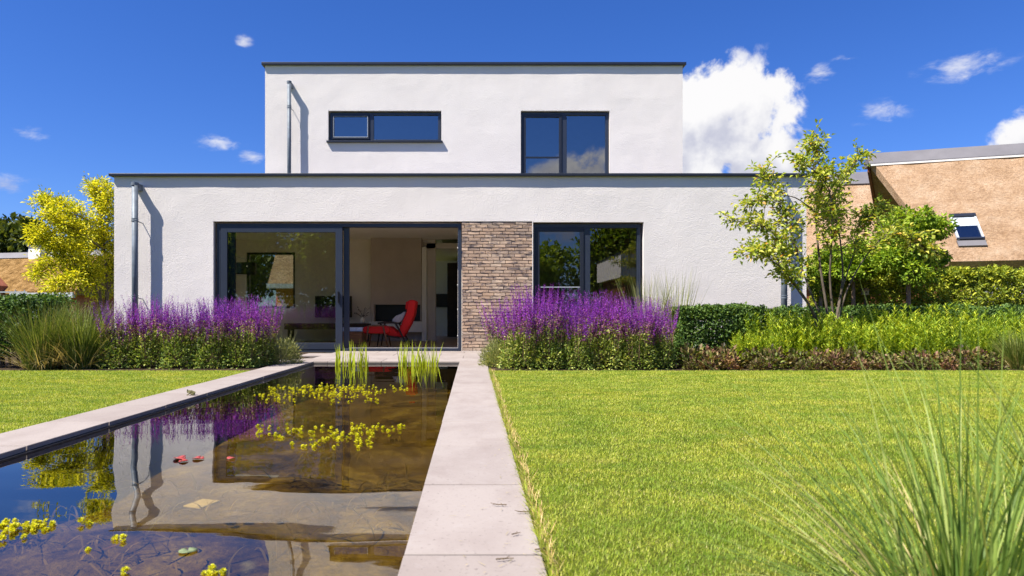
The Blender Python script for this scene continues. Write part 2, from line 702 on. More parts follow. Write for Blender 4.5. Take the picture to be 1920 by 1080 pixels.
    m.L.new(m.schlick(0.085), mx.inputs[0])
    m.L.new(tr.outputs[0], mx.inputs[1])
    m.L.new(gl.outputs[0], mx.inputs[2])
    m.L.new(mx.outputs[0], m.out.inputs[0])
    MT['water'] = m.m

    m = Mat('pond_bed', 0.9, 0.1)
    f = m.tex('Noise', 2.4, 7, 0.65, 'World', (1, 0.8, 1), 0.6)
    c = m.ramp(f, [(0.34, (0.035, 0.027, 0.007)), (0.5, (0.14, 0.10, 0.020)), (0.68, (0.28, 0.225, 0.05))])
    g = m.tex('Noise', 16, 6, 0.7, 'World')
    c = m.mix(m.ramp(g, [(0.42, (0.7, 0.7, 0.7)), (0.6, (0, 0, 0))]), c, m.mix(1.0, c, (0.45, 0.42, 0.4), 'MULTIPLY'))
    k = m.tex('Voronoi', 26, coord='World')
    c = m.mix(m.ramp(k, [(0.08, (0.3, 0.3, 0.3)), (0.2, (0, 0, 0))]), c, (0.30, 0.24, 0.09))
    m.color(c)
    m.bump(g, 1.0, 0.03)
    MT['pond_bed'] = m.m
    MT['liner'] = plain('pond_liner', (0.035, 0.028, 0.02), 0.7, 0.3, 0, 0.3, 4)
    MT['edging'] = plain('pond_edging', (0.028, 0.028, 0.032), 0.5, 0.4, 0, 0.25, 10)

    # glass: clear pane with mirror-like fresnel of a double glazing unit
    def glass(name, ior, tint):
        m = Mat(name)
        m.N.remove(m.b)
        tr = m.N.new('ShaderNodeBsdfTransparent')
        tr.inputs[0].default_value = (*tint, 1)
        gl = m.N.new('ShaderNodeBsdfGlossy')
        gl.inputs['Roughness'].default_value = 0.0
        w = m.tex('Noise', 0.8, 1, 0.4, 'World')
        b = m.N.new('ShaderNodeBump')
        b.inputs['Strength'].default_value = 0.02
        b.inputs['Distance'].default_value = 0.02
        m.L.new(w, b.inputs['Height'])
        m.L.new(b.outputs[0], gl.inputs['Normal'])
        mx = m.N.new('ShaderNodeMixShader')
        m.L.new(m.schlick(ior), mx.inputs[0])
        m.L.new(tr.outputs[0], mx.inputs[1])
        m.L.new(gl.outputs[0], mx.inputs[2])
        m.L.new(mx.outputs[0], m.out.inputs[0])
        return m.m
    MT['glass'] = glass('window_glass', 0.16, (0.62, 0.66, 0.60))
    MT['glass_solar'] = glass('coated_glass', 0.33, (0.45, 0.5, 0.52))

    # interior
    MT['in_wall'] = plain('interior_wall', (0.80, 0.74, 0.68), 0.9, 0.1, 0, 0.05, 2)
    MT['in_grey'] = plain('chimney_plaster', (0.52, 0.44, 0.39), 0.9, 0.1, 0, 0.08, 2)
    MT['in_white'] = plain('white_paint', (0.84, 0.82, 0.78), 0.7, 0.2, 0, 0.04, 2)
    m = Mat('oak_floor', 0.45, 0.35)
    f = m.tex('Noise', 3, 6, 0.6, 'World', (1, 9, 1))
    m.color(m.ramp(f, [(0.3, (0.26, 0.17, 0.10)), (0.7, (0.42, 0.29, 0.19))]))
    MT['oak'] = m.m
    m = Mat('walnut', 0.4, 0.35)
    f = m.tex('Noise', 6, 6, 0.6, 'Object', (1, 1, 7))
    m.color(m.ramp(f, [(0.3, (0.11, 0.045, 0.02)), (0.7, (0.26, 0.115, 0.05))]))
    MT['walnut'] = m.m
    m = Mat('red_fabric', 0.85, 0.15)
    f = m.tex('Noise', 160, 3, 0.6, 'Object')
    m.color(m.ramp(f, [(0.3, (0.60, 0.018, 0.018)), (0.7, (0.76, 0.035, 0.03))]))
    m.bump(f, 0.3, 0.003)
    MT['red'] = m.m
    MT['grey_fabric'] = plain('grey_fabric', (0.42, 0.39, 0.38), 0.9, 0.1, 0, 0.2, 60)
    MT['paper'] = plain('magazine_paper', (0.55, 0.62, 0.75), 0.6, 0.2, 0, 0.3, 25)
    MT['dark_wood'] = plain('dark_wood', (0.035, 0.022, 0.016), 0.5, 0.3, 0, 0.3, 12)
    MT['blind'] = plain('blind_slat', (0.06, 0.06, 0.062), 0.6, 0.3, 0, 0.1, 5)
    MT['orange'] = plain('orange_boards', (0.75, 0.32, 0.035), 0.7, 0.2, 0, 0.15, 6)
    MT['curtain'] = plain('brown_curtain', (0.12, 0.06, 0.035), 0.85, 0.1, 0, 0.2, 8)
    MT['screen'] = plain('screen_mesh', (0.045, 0.055, 0.085), 0.6, 0.3, 0, 0.2, 4)

    # thatch
    m = Mat('thatch', 0.95, 0.1)
    f = m.tex('Noise', 1.6, 8, 0.72, 'Object')
    c = m.ramp(f, [(0.30, (0.38, 0.24, 0.135)), (0.5, (0.52, 0.35, 0.215)), (0.72, (0.64, 0.48, 0.33))])
    f2 = m.tex('Noise', 11, 6, 0.8, 'Object', (1, 1, 1.9))
    c = m.mix(m.ramp(f2, [(0.38, (0.8, 0.8, 0.8)), (0.56, (0, 0, 0))]), c, m.mix(1.0, c, (0.60, 0.56, 0.54), 'MULTIPLY'))
    m.color(c)
    m.bump(f2, 1.0, 0.10)
    MT['thatch'] = m.m
    m = Mat('old_thatch', 0.95, 0.1)
    f = m.tex('Noise', 2.2, 8, 0.75, 'Object')
    m.color(m.ramp(f, [(0.36, (0.13, 0.07, 0.02)), (0.5, (0.30, 0.175, 0.06)), (0.66, (0.46, 0.29, 0.12))]))
    m.bump(m.tex('Noise', 5, 5, 0.7, 'Object'), 1.0, 0.3)
    MT['old_thatch'] = m.m
    MT['ridge'] = plain('grey_ridge', (0.15, 0.145, 0.155), 0.6, 0.35, 0, 0.15, 1)
    MT['brown_boards'] = plain('brown_boards', (0.20, 0.075, 0.04), 0.7, 0.25, 0, 0.3, 3)
    MT['grey_boards'] = plain('weathered_boards', (0.17, 0.165, 0.165), 0.85, 0.15, 0, 0.35, 5)
    MT['slat_wood'] = plain('cedar_slats', (0.30, 0.13, 0.06), 0.7, 0.2, 0, 0.3, 5)
    MT['red_brick'] = plain('red_brickwork', (0.33, 0.12, 0.07), 0.9, 0.1, 0, 0.3, 4)

    # bark
    m = Mat('bark', 0.9, 0.15)
    f = m.tex('Noise', 22, 6, 0.7, 'Object', (1, 1, 0.35))
    m.color(m.ramp(f, [(0.3, (0.055, 0.042, 0.032)), (0.7, (0.19, 0.155, 0.12))]))
    m.bump(f, 0.8, 0.01)
    MT['bark'] = m.m
    MT['pale_bark'] = plain('pale_bark', (0.26, 0.18, 0.12), 0.85, 0.15, 0, 0.35, 18)

    # foliage
    MT['salvia_leaf'] = leaf_mat('salvia_leaf', [(0, (0.05, 0.08, 0.016)), (0.4, (0.11, 0.155, 0.03)), (0.75, (0.20, 0.235, 0.055)), (1, (0.36, 0.36, 0.14))], 0.28, gain=2.0, vary=[(0, (0.72, 0.8, 0.7)), (0.5, (0.95, 1.0, 0.9)), (1, (1.15, 1.08, 1.0))])
    MT['salvia_flower'] = leaf_mat('salvia_flower', [(0, (0.09, 0.010, 0.21)), (0.5, (0.18, 0.020, 0.37)), (0.8, (0.27, 0.045, 0.47)), (1, (0.36, 0.09, 0.42))], 0.3, gain=1.2, vary=[(0, (0.75, 0.8, 0.85)), (0.5, (1.0, 1.0, 1.0)), (1, (1.25, 1.2, 1.0))])
    MT['salvia_calyx'] = leaf_mat('salvia_calyx', [(0, (0.11, 0.03, 0.10)), (0.5, (0.20, 0.065, 0.17)), (1, (0.30, 0.13, 0.18))], 0.2)
    MT['salvia_stem'] = leaf_mat('salvia_stem', [(0, (0.09, 0.04, 0.05)), (1, (0.17, 0.085, 0.08))], 0.1)
    MT['lavender_leaf'] = leaf_mat('pale_leaf', [(0, (0.13, 0.16, 0.05)), (0.5, (0.25, 0.28, 0.10)), (1, (0.42, 0.42, 0.20))], 0.3)
    MT['hedge'] = leaf_mat('hornbeam_leaf', [(0, (0.018, 0.045, 0.010)), (0.5, (0.045, 0.095, 0.018)), (1, (0.10, 0.17, 0.035))], 0.3)
    MT['box'] = leaf_mat('box_leaf', [(0, (0.030, 0.060, 0.016)), (0.5, (0.06, 0.12, 0.022)), (1, (0.14, 0.21, 0.045))], 0.3)
    MT['yew'] = leaf_mat('yew_leaf', [(0, (0.05, 0.075, 0.008)), (0.5, (0.125, 0.155, 0.014)), (1, (0.27, 0.28, 0.03))], 0.32, gain=2.3)
    MT['euphorbia'] = leaf_mat('spurge_leaf', [(0, (0.085, 0.14, 0.012)), (0.45, (0.165, 0.235, 0.018)), (0.8, (0.28, 0.33, 0.025)), (1, (0.40, 0.42, 0.05))], 0.4, gain=1.95, vary=[(0, (0.50, 0.62, 0.7)), (0.35, (0.85, 0.9, 0.9)), (0.7, (1.0, 1.0, 1.0)), (1, (1.12, 1.02, 1.1))])
    MT['sedum'] = leaf_mat('stonecrop_leaf', [(0, (0.04, 0.03, 0.02)), (0.2, (0.11, 0.06, 0.04)), (0.42, (0.24, 0.125, 0.085)), (0.55, (0.13, 0.135, 0.03)), (0.72, (0.21, 0.20, 0.045)), (0.88, (0.36, 0.22, 0.14)), (1, (0.30, 0.27, 0.08))], 0.22, gain=1.15, vary=[(0, (0.55, 0.75, 0.5)), (0.4, (0.75, 1.05, 0.7)), (0.7, (1.0, 0.95, 0.95)), (1, (1.15, 0.95, 0.95))])
    MT['grass_clump'] = leaf_mat('clump_blade', [(0, (0.065, 0.10, 0.018)), (0.5, (0.12, 0.165, 0.03)), (0.85, (0.20, 0.23, 0.05)), (1, (0.34, 0.29, 0.13))], 0.3)
    MT['grass_dry'] = leaf_mat('dry_blade', [(0, (0.17, 0.15, 0.055)), (0.5, (0.30, 0.25, 0.11)), (1, (0.45, 0.36, 0.18))], 0.2)
    MT['near_grass'] = leaf_mat('near_blade', [(0, (0.065, 0.115, 0.022)), (0.5, (0.12, 0.19, 0.035)), (0.85, (0.20, 0.27, 0.06)), (1, (0.36, 0.38, 0.14))], 0.35, gain=1.4)
    MT['feather'] = leaf_mat('tall_grass', [(0, (0.12, 0.16, 0.04)), (0.6, (0.24, 0.26, 0.09)), (1, (0.36, 0.31, 0.16))], 0.3)
    MT['golden'] = leaf_mat('golden_leaf', [(0, (0.13, 0.18, 0.008)), (0.35, (0.31, 0.33, 0.012)), (0.7, (0.52, 0.48, 0.022)), (1, (0.70, 0.62, 0.07))], 0.42, gain=1.35)
    MT['amelanchier'] = leaf_mat('serviceberry_leaf', [(0, (0.085, 0.13, 0.018)), (0.4, (0.17, 0.22, 0.03)), (0.8, (0.29, 0.31, 0.05)), (0.96, (0.40, 0.36, 0.08)), (1, (0.36, 0.16, 0.04))], 0.4, gain=1.85)
    MT['globe'] = leaf_mat('globe_leaf', [(0, (0.055, 0.10, 0.010)), (0.5, (0.12, 0.19, 0.015)), (1, (0.25, 0.31, 0.03))], 0.4, gain=1.95)
    MT['dark_tree'] = leaf_mat('dark_tree_leaf', [(0, (0.020, 0.035, 0.006)), (0.5, (0.048, 0.068, 0.012)), (1, (0.10, 0.12, 0.02))], 0.3, gain=1.3)
    MT['reed'] = leaf_mat('reed_leaf', [(0, (0.20, 0.27, 0.018)), (0.6, (0.36, 0.43, 0.03)), (1, (0.52, 0.52, 0.07))], 0.4)
    MT['rosette'] = leaf_mat('rosette_leaf', [(0, (0.30, 0.34, 0.015)), (0.6, (0.52, 0.52, 0.025)), (1, (0.66, 0.60, 0.06))], 0.4)
    MT['weed'] = leaf_mat('pond_weed', [(0, (0.10, 0.085, 0.02)), (0.6, (0.19, 0.15, 0.035)), (1, (0.28, 0.22, 0.06))], 0.5)
    MT['runner'] = leaf_mat('runner_stem', [(0, (0.12, 0.055, 0.045)), (1, (0.26, 0.14, 0.09))], 0.1)
    MT['lily'] = plain('red_lily_leaf', (0.33, 0.055, 0.04), 0.35, 0.4, 0, 0.4, 40)
    MT['pale_leaf'] = plain('rotting_leaf', (0.15, 0.19, 0.10), 0.9, 0.1, 0, 0.5, 50)
    MT['pale_slab'] = plain('pale_yellow_tile', (0.46, 0.40, 0.24), 0.7, 0.2, 0, 0.15, 10)
    MT['frog'] = plain('frog_skin', (0.15, 0.135, 0.05), 0.4, 0.4, 0, 0.5, 60)
    MT['frog_eye'] = plain('frog_eye', (0.05, 0.035, 0.005), 0.1, 0.6)


materials()

# ------------------------------------------------------------------ ground, lawns, beds, pond
PW0, PW1 = -2.36, -0.20        # water between these x
PY0, PY1 = -2.4, 10.12         # and these y
WZ = -0.036
LAWN_END = 8.55


def sheet(name, rects, z, mat, kind='structure'):
    mb = MB()
    for x0, x1, y0, y1 in rects:
        mb.add([(x0, y0, z), (x1, y0, z), (x1, y1, z), (x0, y1, z)], [(0, 1, 2, 3)])
    o = mb.build(name, mat)
    return tag(o, kind=kind)


def build_ground():
    B = 900
    # one sheet to the horizon with the pond cut out
    sheet('ground', [(-B, PW0 - .15, -B, B), (PW1 + .15, B, -B, B), (PW0 - .15, PW1 + .15, -B, PY0 - .15), (PW0 - .15, PW1 + .15, PY1 + .15, B)], -0.035, MT['lawn_ground'])
    sheet('flower_bed_soil', [(-9.0, -2.78, 8.5, 12.98), (0.24, 14.0, 8.5, 12.98), (6.45, 16, 12.98, 17)], -0.02, MT['soil'])
    sheet('lawn', [(0.22, 12, -3, LAWN_END), (-12, -2.78, -3, LAWN_END)], -0.012, MT['lawn_ground'])
    # pond
    mb = MB()
    z0 = -0.40
    nx, ny = 14, 60
    vs, fs = [], []
    for j in range(ny + 1):
        for i in range(nx + 1):
            x = PW0 + (PW1 - PW0) * i / nx
            y = PY0 + (PY1 - PY0) * j / ny
            vs.append((x, y, z0 + 0.07 * mnoise.noise(Vector((x * 1.3, y * 1.1, 3)))))
    for j in range(ny):
        for i in range(nx):
            a = j * (nx + 1) + i
            fs.append((a, a + 1, a + nx + 2, a + nx + 1))
    mb.add(vs, fs)
    o = mb.build('pond_bed', MT['pond_bed'], smooth=True)
    tag(o, kind='structure')
    mb = MB()
    t = 0.14
    mb.box((PW0 - t, PY0 - t, -0.8), (PW0, PY1 + t, -0.032))
    mb.box((PW1, PY0 - t, -0.8), (PW1 + t, PY1 + t, -0.032))
    mb.box((PW0, PY1, -0.8), (PW1, PY1 + t, -0.032))
    mb.box((PW0, PY0 - t, -0.8), (PW1, PY0, -0.032))
    tag(mb.build('pond_wall', MT['liner']), kind='structure')
    mb = MB()      # dark edging strip under the slabs' overhang
    e = 0.018
    mb.box((PW0, PY0, -0.06), (PW0 + e, PY1, -0.0285))
    mb.box((PW1 - e * .4, PY0, -0.06), (PW1, PY1, -0.0285))
    mb.box((PW0 + e, PY1 - e, -0.06), (PW1 - e * .4, PY1, -0.0285))
    tag(mb.build('pond_edging', MT['edging']), kind='structure')
    mb = MB()
    mb.add([(PW0, PY0, WZ), (PW1, PY0, WZ), (PW1, PY1, WZ), (PW0, PY1, WZ)], [(0, 1, 2, 3)])
    tag(mb.build('water', MT['water']), kind='structure')


def slab_mesh(w, l, t=0.028):
    bm = bmesh.new()
    bmesh.ops.create_cube(bm, size=1)
    bmesh.ops.scale(bm, vec=(w, l, t), verts=bm.verts)
    bmesh.ops.translate(bm, vec=(0, 0, -t / 2), verts=bm.verts)
    bmesh.ops.bevel(bm, geom=[e for e in bm.edges], offset=0.0025, segments=1, affect='EDGES')
    me = bpy.data.meshes.new('paving_slab')
    bm.to_mesh(me)
    bm.free()
    me.materials.append(MT['paving'])
    return me


def build_paving():
    # sand beds carry the slabs
    right = sheet('path', [(-0.185, 0.19, PY0, PY1)], -0.0305, MT['sand'])
    left = sheet('pond_coping', [(-2.75, -2.375, PY0, PY1)], -0.0305, MT['sand'])
    terr = sheet('terrace', [(-2.95, 0.23, PY1 + .02, 13.0)], -0.0305, MT['sand'])
    pitch = 0.817
    me = slab_mesh(0.40, pitch - 0.011)
    y0 = F * H / (1039 - CY)
    for k in range(-4, 11):
        ya = y0 + k * pitch
        yb = ya + pitch
        if ya > PY1 - 0.05 or yb < PY0:
            continue
        l = min(yb, PY1 + 0.0) - ya
        for par, xc in ((right, 0.0), (left, -2.56)):
            o = bpy.data.objects.new('paving_slab', me)
            o.location = (xc + random.uniform(-.0015, .0015), ya + l / 2, random.uniform(-.0012, .0012))
            o.scale = (1, l / pitch, 1)
            o.rotation_euler = (random.uniform(-.001, .001), random.uniform(-.002, .002), 0)
            link(o, par)
    # terrace: slabs 0.8 wide across
    me2 = slab_mesh(0.80 - 0.006, 0.715)
    for j in range(4):
        ya = PY1 + 0.003 + j * 0.722
        xo = -2.96 + (0.4 if j % 2 else 0)
        xs = xo
        while xs < 0.2:
            x1 = min(xs + 0.8, 0.215)
            if x1 - xs > 0.1:
                o = bpy.data.objects.new('paving_slab', me2)
                o.location = ((xs + x1) / 2, ya + 0.361, random.uniform(-.001, .001))
                o.scale = ((x1 - xs) / 0.8, 1, 1)
                link(o, terr)
            xs += 0.8


def build_lawn():
    """short blades; density falls with distance while blades get a little broader"""
    rng = np.random.default_rng(3)

    def field(x0, x1, y0, y1, zones, name, label):
        V, T = [], []
        n0 = 0
        for ya, yb, dens, w, l in zones:
            ya, yb = max(ya, y0), min(yb, y1)
            if yb <= ya:
                continue
            n = int((x1 - x0) * (yb - ya) * dens)
            x = rng.uniform(x0, x1, n)
            y = rng.uniform(ya, yb, n)
            keep = (np.abs(x) < 1.02 * y + 1.2) & (x < 0.84 * y + 0.9) & (x > -0.72 * y - 0.9)
            # uneven edges
            ed = np.array([0.0])
            x, y = x[keep], y[keep]
            n = len(x)
            clump = np.array([mnoise.noise((a * 5, b * 5, 0)) for a, b in zip(x[::1], y[::1])]) if n < 400000 else 0
            base = np.stack([x, y, np.full(n, -0.014)], axis=1)
            az = rng.uniform(0, 2 * np.pi, n)
            lean = rng.uniform(0.15, 1.25, n)
            ll = l * rng.uniform(0.75, 1.2, n) * (1 + 0.2 * clump)
            ww = w * rng.uniform(0.7, 1.3, n)
            d = np.stack([np.cos(az) * np.sin(lean), np.sin(az) * np.sin(lean), np.cos(lean)], axis=1)
            s = np.stack([-np.sin(az), np.cos(az), np.zeros(n)], axis=1)
            a = base + s * ww[:, None] / 2
            b = base - s * ww[:, None] / 2
            c = base + d * ll[:, None]
            V.append(np.stack([a, b, c], axis=1).reshape(-1, 3))
            T.append(np.arange(3 * n).reshape(-1, 3) + n0)
            n0 += 3 * n
        o = np_mesh(name, np.concatenate(V), np.concatenate(T), MT['lawn_blade'])
        tag(o, label, 'grass', kind='stuff')
    zr = [(0.4, 2.4, 34000, 0.0030, 0.0165), (2.4, 3.6, 28000, 0.0034, 0.0165), (3.6, 5.2, 20000, 0.0042, 0.0165), (5.2, 7.0, 15000, 0.0050, 0.0165), (7.0, 9, 11000, 0.0062, 0.017)]
    field(0.205, 8.4, 0.6, LAWN_END + .03, zr, 'lawn_grass', 'bright green mown lawn right of the stone path')
    field(-7.2, -2.77, 3.4, LAWN_END + .03, zr, 'lawn_grass', 'bright green mown lawn left of the pond')
    # dry fringe that creeps over the slab edge
    n = 5200
    y = rng.uniform(1.2, LAWN_END, n)
    off = np.array([mnoise.noise((0.0, b * 3.1, 4.0)) for b in y])
    x = 0.215 + np.abs(rng.normal(0, 0.016, n)) + 0.012 * off
    keep = (rng.uniform(size=n) < 0.45 + 0.6 * off)
    x, y = x[keep], y[keep]
    n = len(x)
    v, t = blade_strips(np.stack([x, y, np.full(n, -0.01)], 1), rng.normal(np.pi, 1.1, n), rng.uniform(.025, .06, n), 0.0035, rng.uniform(.3, 1.1, n), rng.uniform(0, .9, n), 2, rng)
    tag(np_mesh('dry_lawn_edge', v, t, MT['straw']), 'dry straw coloured fringe of lawn along the path edge', 'grass', kind='stuff')
    n = 2600
    y = rng.uniform(1.0, LAWN_END, n)
    x = 0.20 + rng.uniform(0, .03, n)
    v, t = blade_strips(np.stack([x, y, np.full(n, -0.01)], 1), rng.normal(np.pi, 1.0, n), rng.uniform(.03, .065, n), 0.004, rng.uniform(.2, 1.0, n), rng.uniform(0, .8, n), 2, rng)
    tag(np_mesh('lawn_edge_grass', v, t, MT['lawn_blade']), 'green lawn blades hanging over the path edge', 'grass', kind='stuff')
    # clippings lying on the path
    n = 110
    y = 1.5 + 6.5 * rng.uniform(0, 1, n) ** 1.6
    x = np.clip(0.19 - np.abs(rng.normal(0, .13, n)), -0.18, 0.19)
    v, t = blade_strips(np.stack([x, y, np.full(n, 0.004)], 1), rng.uniform(0, 6.28, n), rng.uniform(.008, .035, n), 0.0026, np.full(n, 1.5), rng.uniform(-.05, .05, n), 2, rng)
    tag(np_mesh('grass_clippings', v, t, MT['grass_dry']), 'loose dry grass clippings scattered on the stone path', 'clippings', kind='stuff')


def build_twigs():
    spots = [(950, 950, .06, 2.9, 'forked dry twig on the slab nearest the lawn'), (992, 963, .05, 3.05, 'dark straight twig poking out of the lawn edge'), (930, 1053, .05, 0.1, 'pale forked straw on the nearest whole slab joint'),
             (960, 1006, .03, .5, 'short dark twig in the middle of the near slab'), (1003, 1035, .05, .3, 'thin twig at the lawn edge beside the near joint')]
    for X, Y, l, a, lab in spots:
        d = F * H / (Y - CY)
        p = P(X, Y, d)
        p.z = 0.007
        mb = MB()
        u = Vector((math.cos(a), math.sin(a), 0))
        s = Vector((-u.y, u.x, 0))
        mb.tube([(0, 0, 0), u * l * .6 + s * .004, u * l + s * -.003 + Vector((0, 0, .002))], [.0022, .0018, .001], 5)
        mb.tube([u * l * .55, u * l * .8 + s * l * .28 + Vector((0, 0, .003))], [.0015, .0008], 5)
        mb.tube([u * l * .3, u * l * .42 - s * l * .22 + Vector((0, 0, .002))], [.0014, .0008], 5)
        o = mb.build('dry_twig', MT['twig'])
        o.location = p
        tag(o, lab, 'twig', 'twigs fallen on the path')


# ------------------------------------------------------------------ the house
YF = 13.06                      # front plaster face of the ground floor
YU = 16.98                      # front face of the upper storey


def fx(X, y=YF): return (X - CX) * y / F
def fz(Y, y=YF): return H - (Y - CY) * y / F


def wall_front(name, x0, x1, z0, z1, y, openings, depth, mat, parent, step=0.16, amp=0.006, seed=0):
    """plaster face with real openings, reveals and a faint hand-trowelled unevenness"""
    def lines(a, b, extra):
        ks = sorted(set([round(a, 4), round(b, 4)] + [round(e, 4) for e in extra if a < e < b]))
        out = []
        for p, q in zip(ks[:-1], ks[1:]):
            n = max(1, int((q - p) / step))
            out += [p + (q - p) * i / n for i in range(n)]
        return out + [ks[-1]]
    xs = lines(x0, x1, [v for o in openings for v in o[:2]])
    zs = lines(z0, z1, [v for o in openings for v in o[2:4]])
    mb = MB()

    def disp(x, z):
        e = min(x - x0, x1 - x, z - z0, z1 - z)
        for a, b, c, d in openings:
            dx = max(a - x, 0, x - b)
            dz = max(c - z, 0, z - d)
            e = min(e, math.hypot(dx, dz))
        f = max(0, min(1, e / 0.25))
        return amp * f * (mnoise.noise(Vector((x * 1.1, z * 1.3, seed))) + 0.6 * mnoise.noise(Vector((x * 2.7, z * 2.7, seed + 5))))
    idx = {}
    vs, fs = [], []
    for i, x in enumerate(xs):
        for j, z in enumerate(zs):
            idx[i, j] = len(vs)
            vs.append((x, y + disp(x, z), z))
    for i in range(len(xs) - 1):
        for j in range(len(zs) - 1):
            cx, cz = (xs[i] + xs[i + 1]) / 2, (zs[j] + zs[j + 1]) / 2
            if any(a < cx < b and c < cz < d for a, b, c, d in openings):
                continue
            fs.append((idx[i, j], idx[i + 1, j], idx[i + 1, j + 1], idx[i, j + 1]))
    me = bpy.data.meshes.new(name)
    # reveals
    for a, b, c, d in openings:
        n = len(vs)
        vs += [(a, y, c), (b, y, c), (b, y, d), (a, y, d), (a, y + depth, c), (b, y + depth, c), (b, y + depth, d), (a, y + depth, d)]
        fs += [(n, n + 4, n + 7, n + 3), (n + 1, n + 2, n + 6, n + 5), (n + 3, n + 7, n + 6, n + 2), (n, n + 1, n + 5, n + 4)]
    # back face, outer edges
    n = len(vs)
    yb = y + depth
    vs += [(x0, y, z0), (x1, y, z0), (x1, y, z1), (x0, y, z1), (x0, yb, z0), (x1, yb, z0), (x1, yb, z1), (x0, yb, z1)]
    fs += [(n, n + 3, n + 7, n + 4), (n + 1, n + 5, n + 6, n + 2), (n + 3, n + 2, n + 6, n + 7)]
    bx = sorted(set([x0, x1] + [v for o in openings for v in o[:2]]))
    bz = sorted(set([z0, z1] + [v for o in openings for v in o[2:4]]))
    for p, q in zip(bx[:-1], bx[1:]):
        for r, s in zip(bz[:-1], bz[1:]):
            cx, cz = (p + q) / 2, (r + s) / 2
            if any(a < cx < b and c < cz < d for a, b, c, d in openings):
                continue
            n = len(vs)
            vs += [(p, yb, r), (q, yb, r), (q, yb, s), (p, yb, s)]
            fs.append((n, n + 3, n + 2, n + 1))
    me.from_pydata(vs, [], fs)
    me.materials.append(mat)
    for p in me.polygons[:0]:
        p.use_smooth = True
    o = bpy.data.objects.new(name, me)
    return link(o, parent)


def pane(name, x0, x1, z0, z1, y, mat, parent):
    mb = MB()
    mb.add([(x0, y, z0), (x1, y, z0), (x1, y, z1), (x0, y, z1)], [(0, 1, 2, 3)])
    return mb.build(name, mat, parent)


def downpipe(house, x, y, z0, z1, r, brackets, out):
    pm = MB()
    pm.tube([(x, y - out, z0), (x, y - out, z1)], r, 20)
    p = pm.build('downpipe', MT['zinc'], house, smooth=True)
    m = MB()
    m.tube([(x, y - out, z1 - .055), (x, y - out, z1)], r * 1.22, 20)
    m.build('collar', MT['zinc'], p, smooth=False)
    m = MB()
    m.box((x - r * 1.0, y - out + r * .4, z1 - 0.13), (x + r * 1.0, y + .02, z1 - .012))
    m.build('outlet_box', MT['zinc'], p)
    for bz in brackets:
        m = MB()
        m.tube([(x, y - out, bz), (x, y - out, bz + .022)], r * 1.14, 20)
        m.tube([(x, y - out, bz + .045), (x, y - out, bz + .06)], r * 1.12, 20)
        m.bar((x + r * .5, y - out + r * .6, bz + .01), (x + r * 1.1, y + .01, bz - .01), .012, .012)
        m.build('pipe_bracket', MT['zinc'], p)
    return p


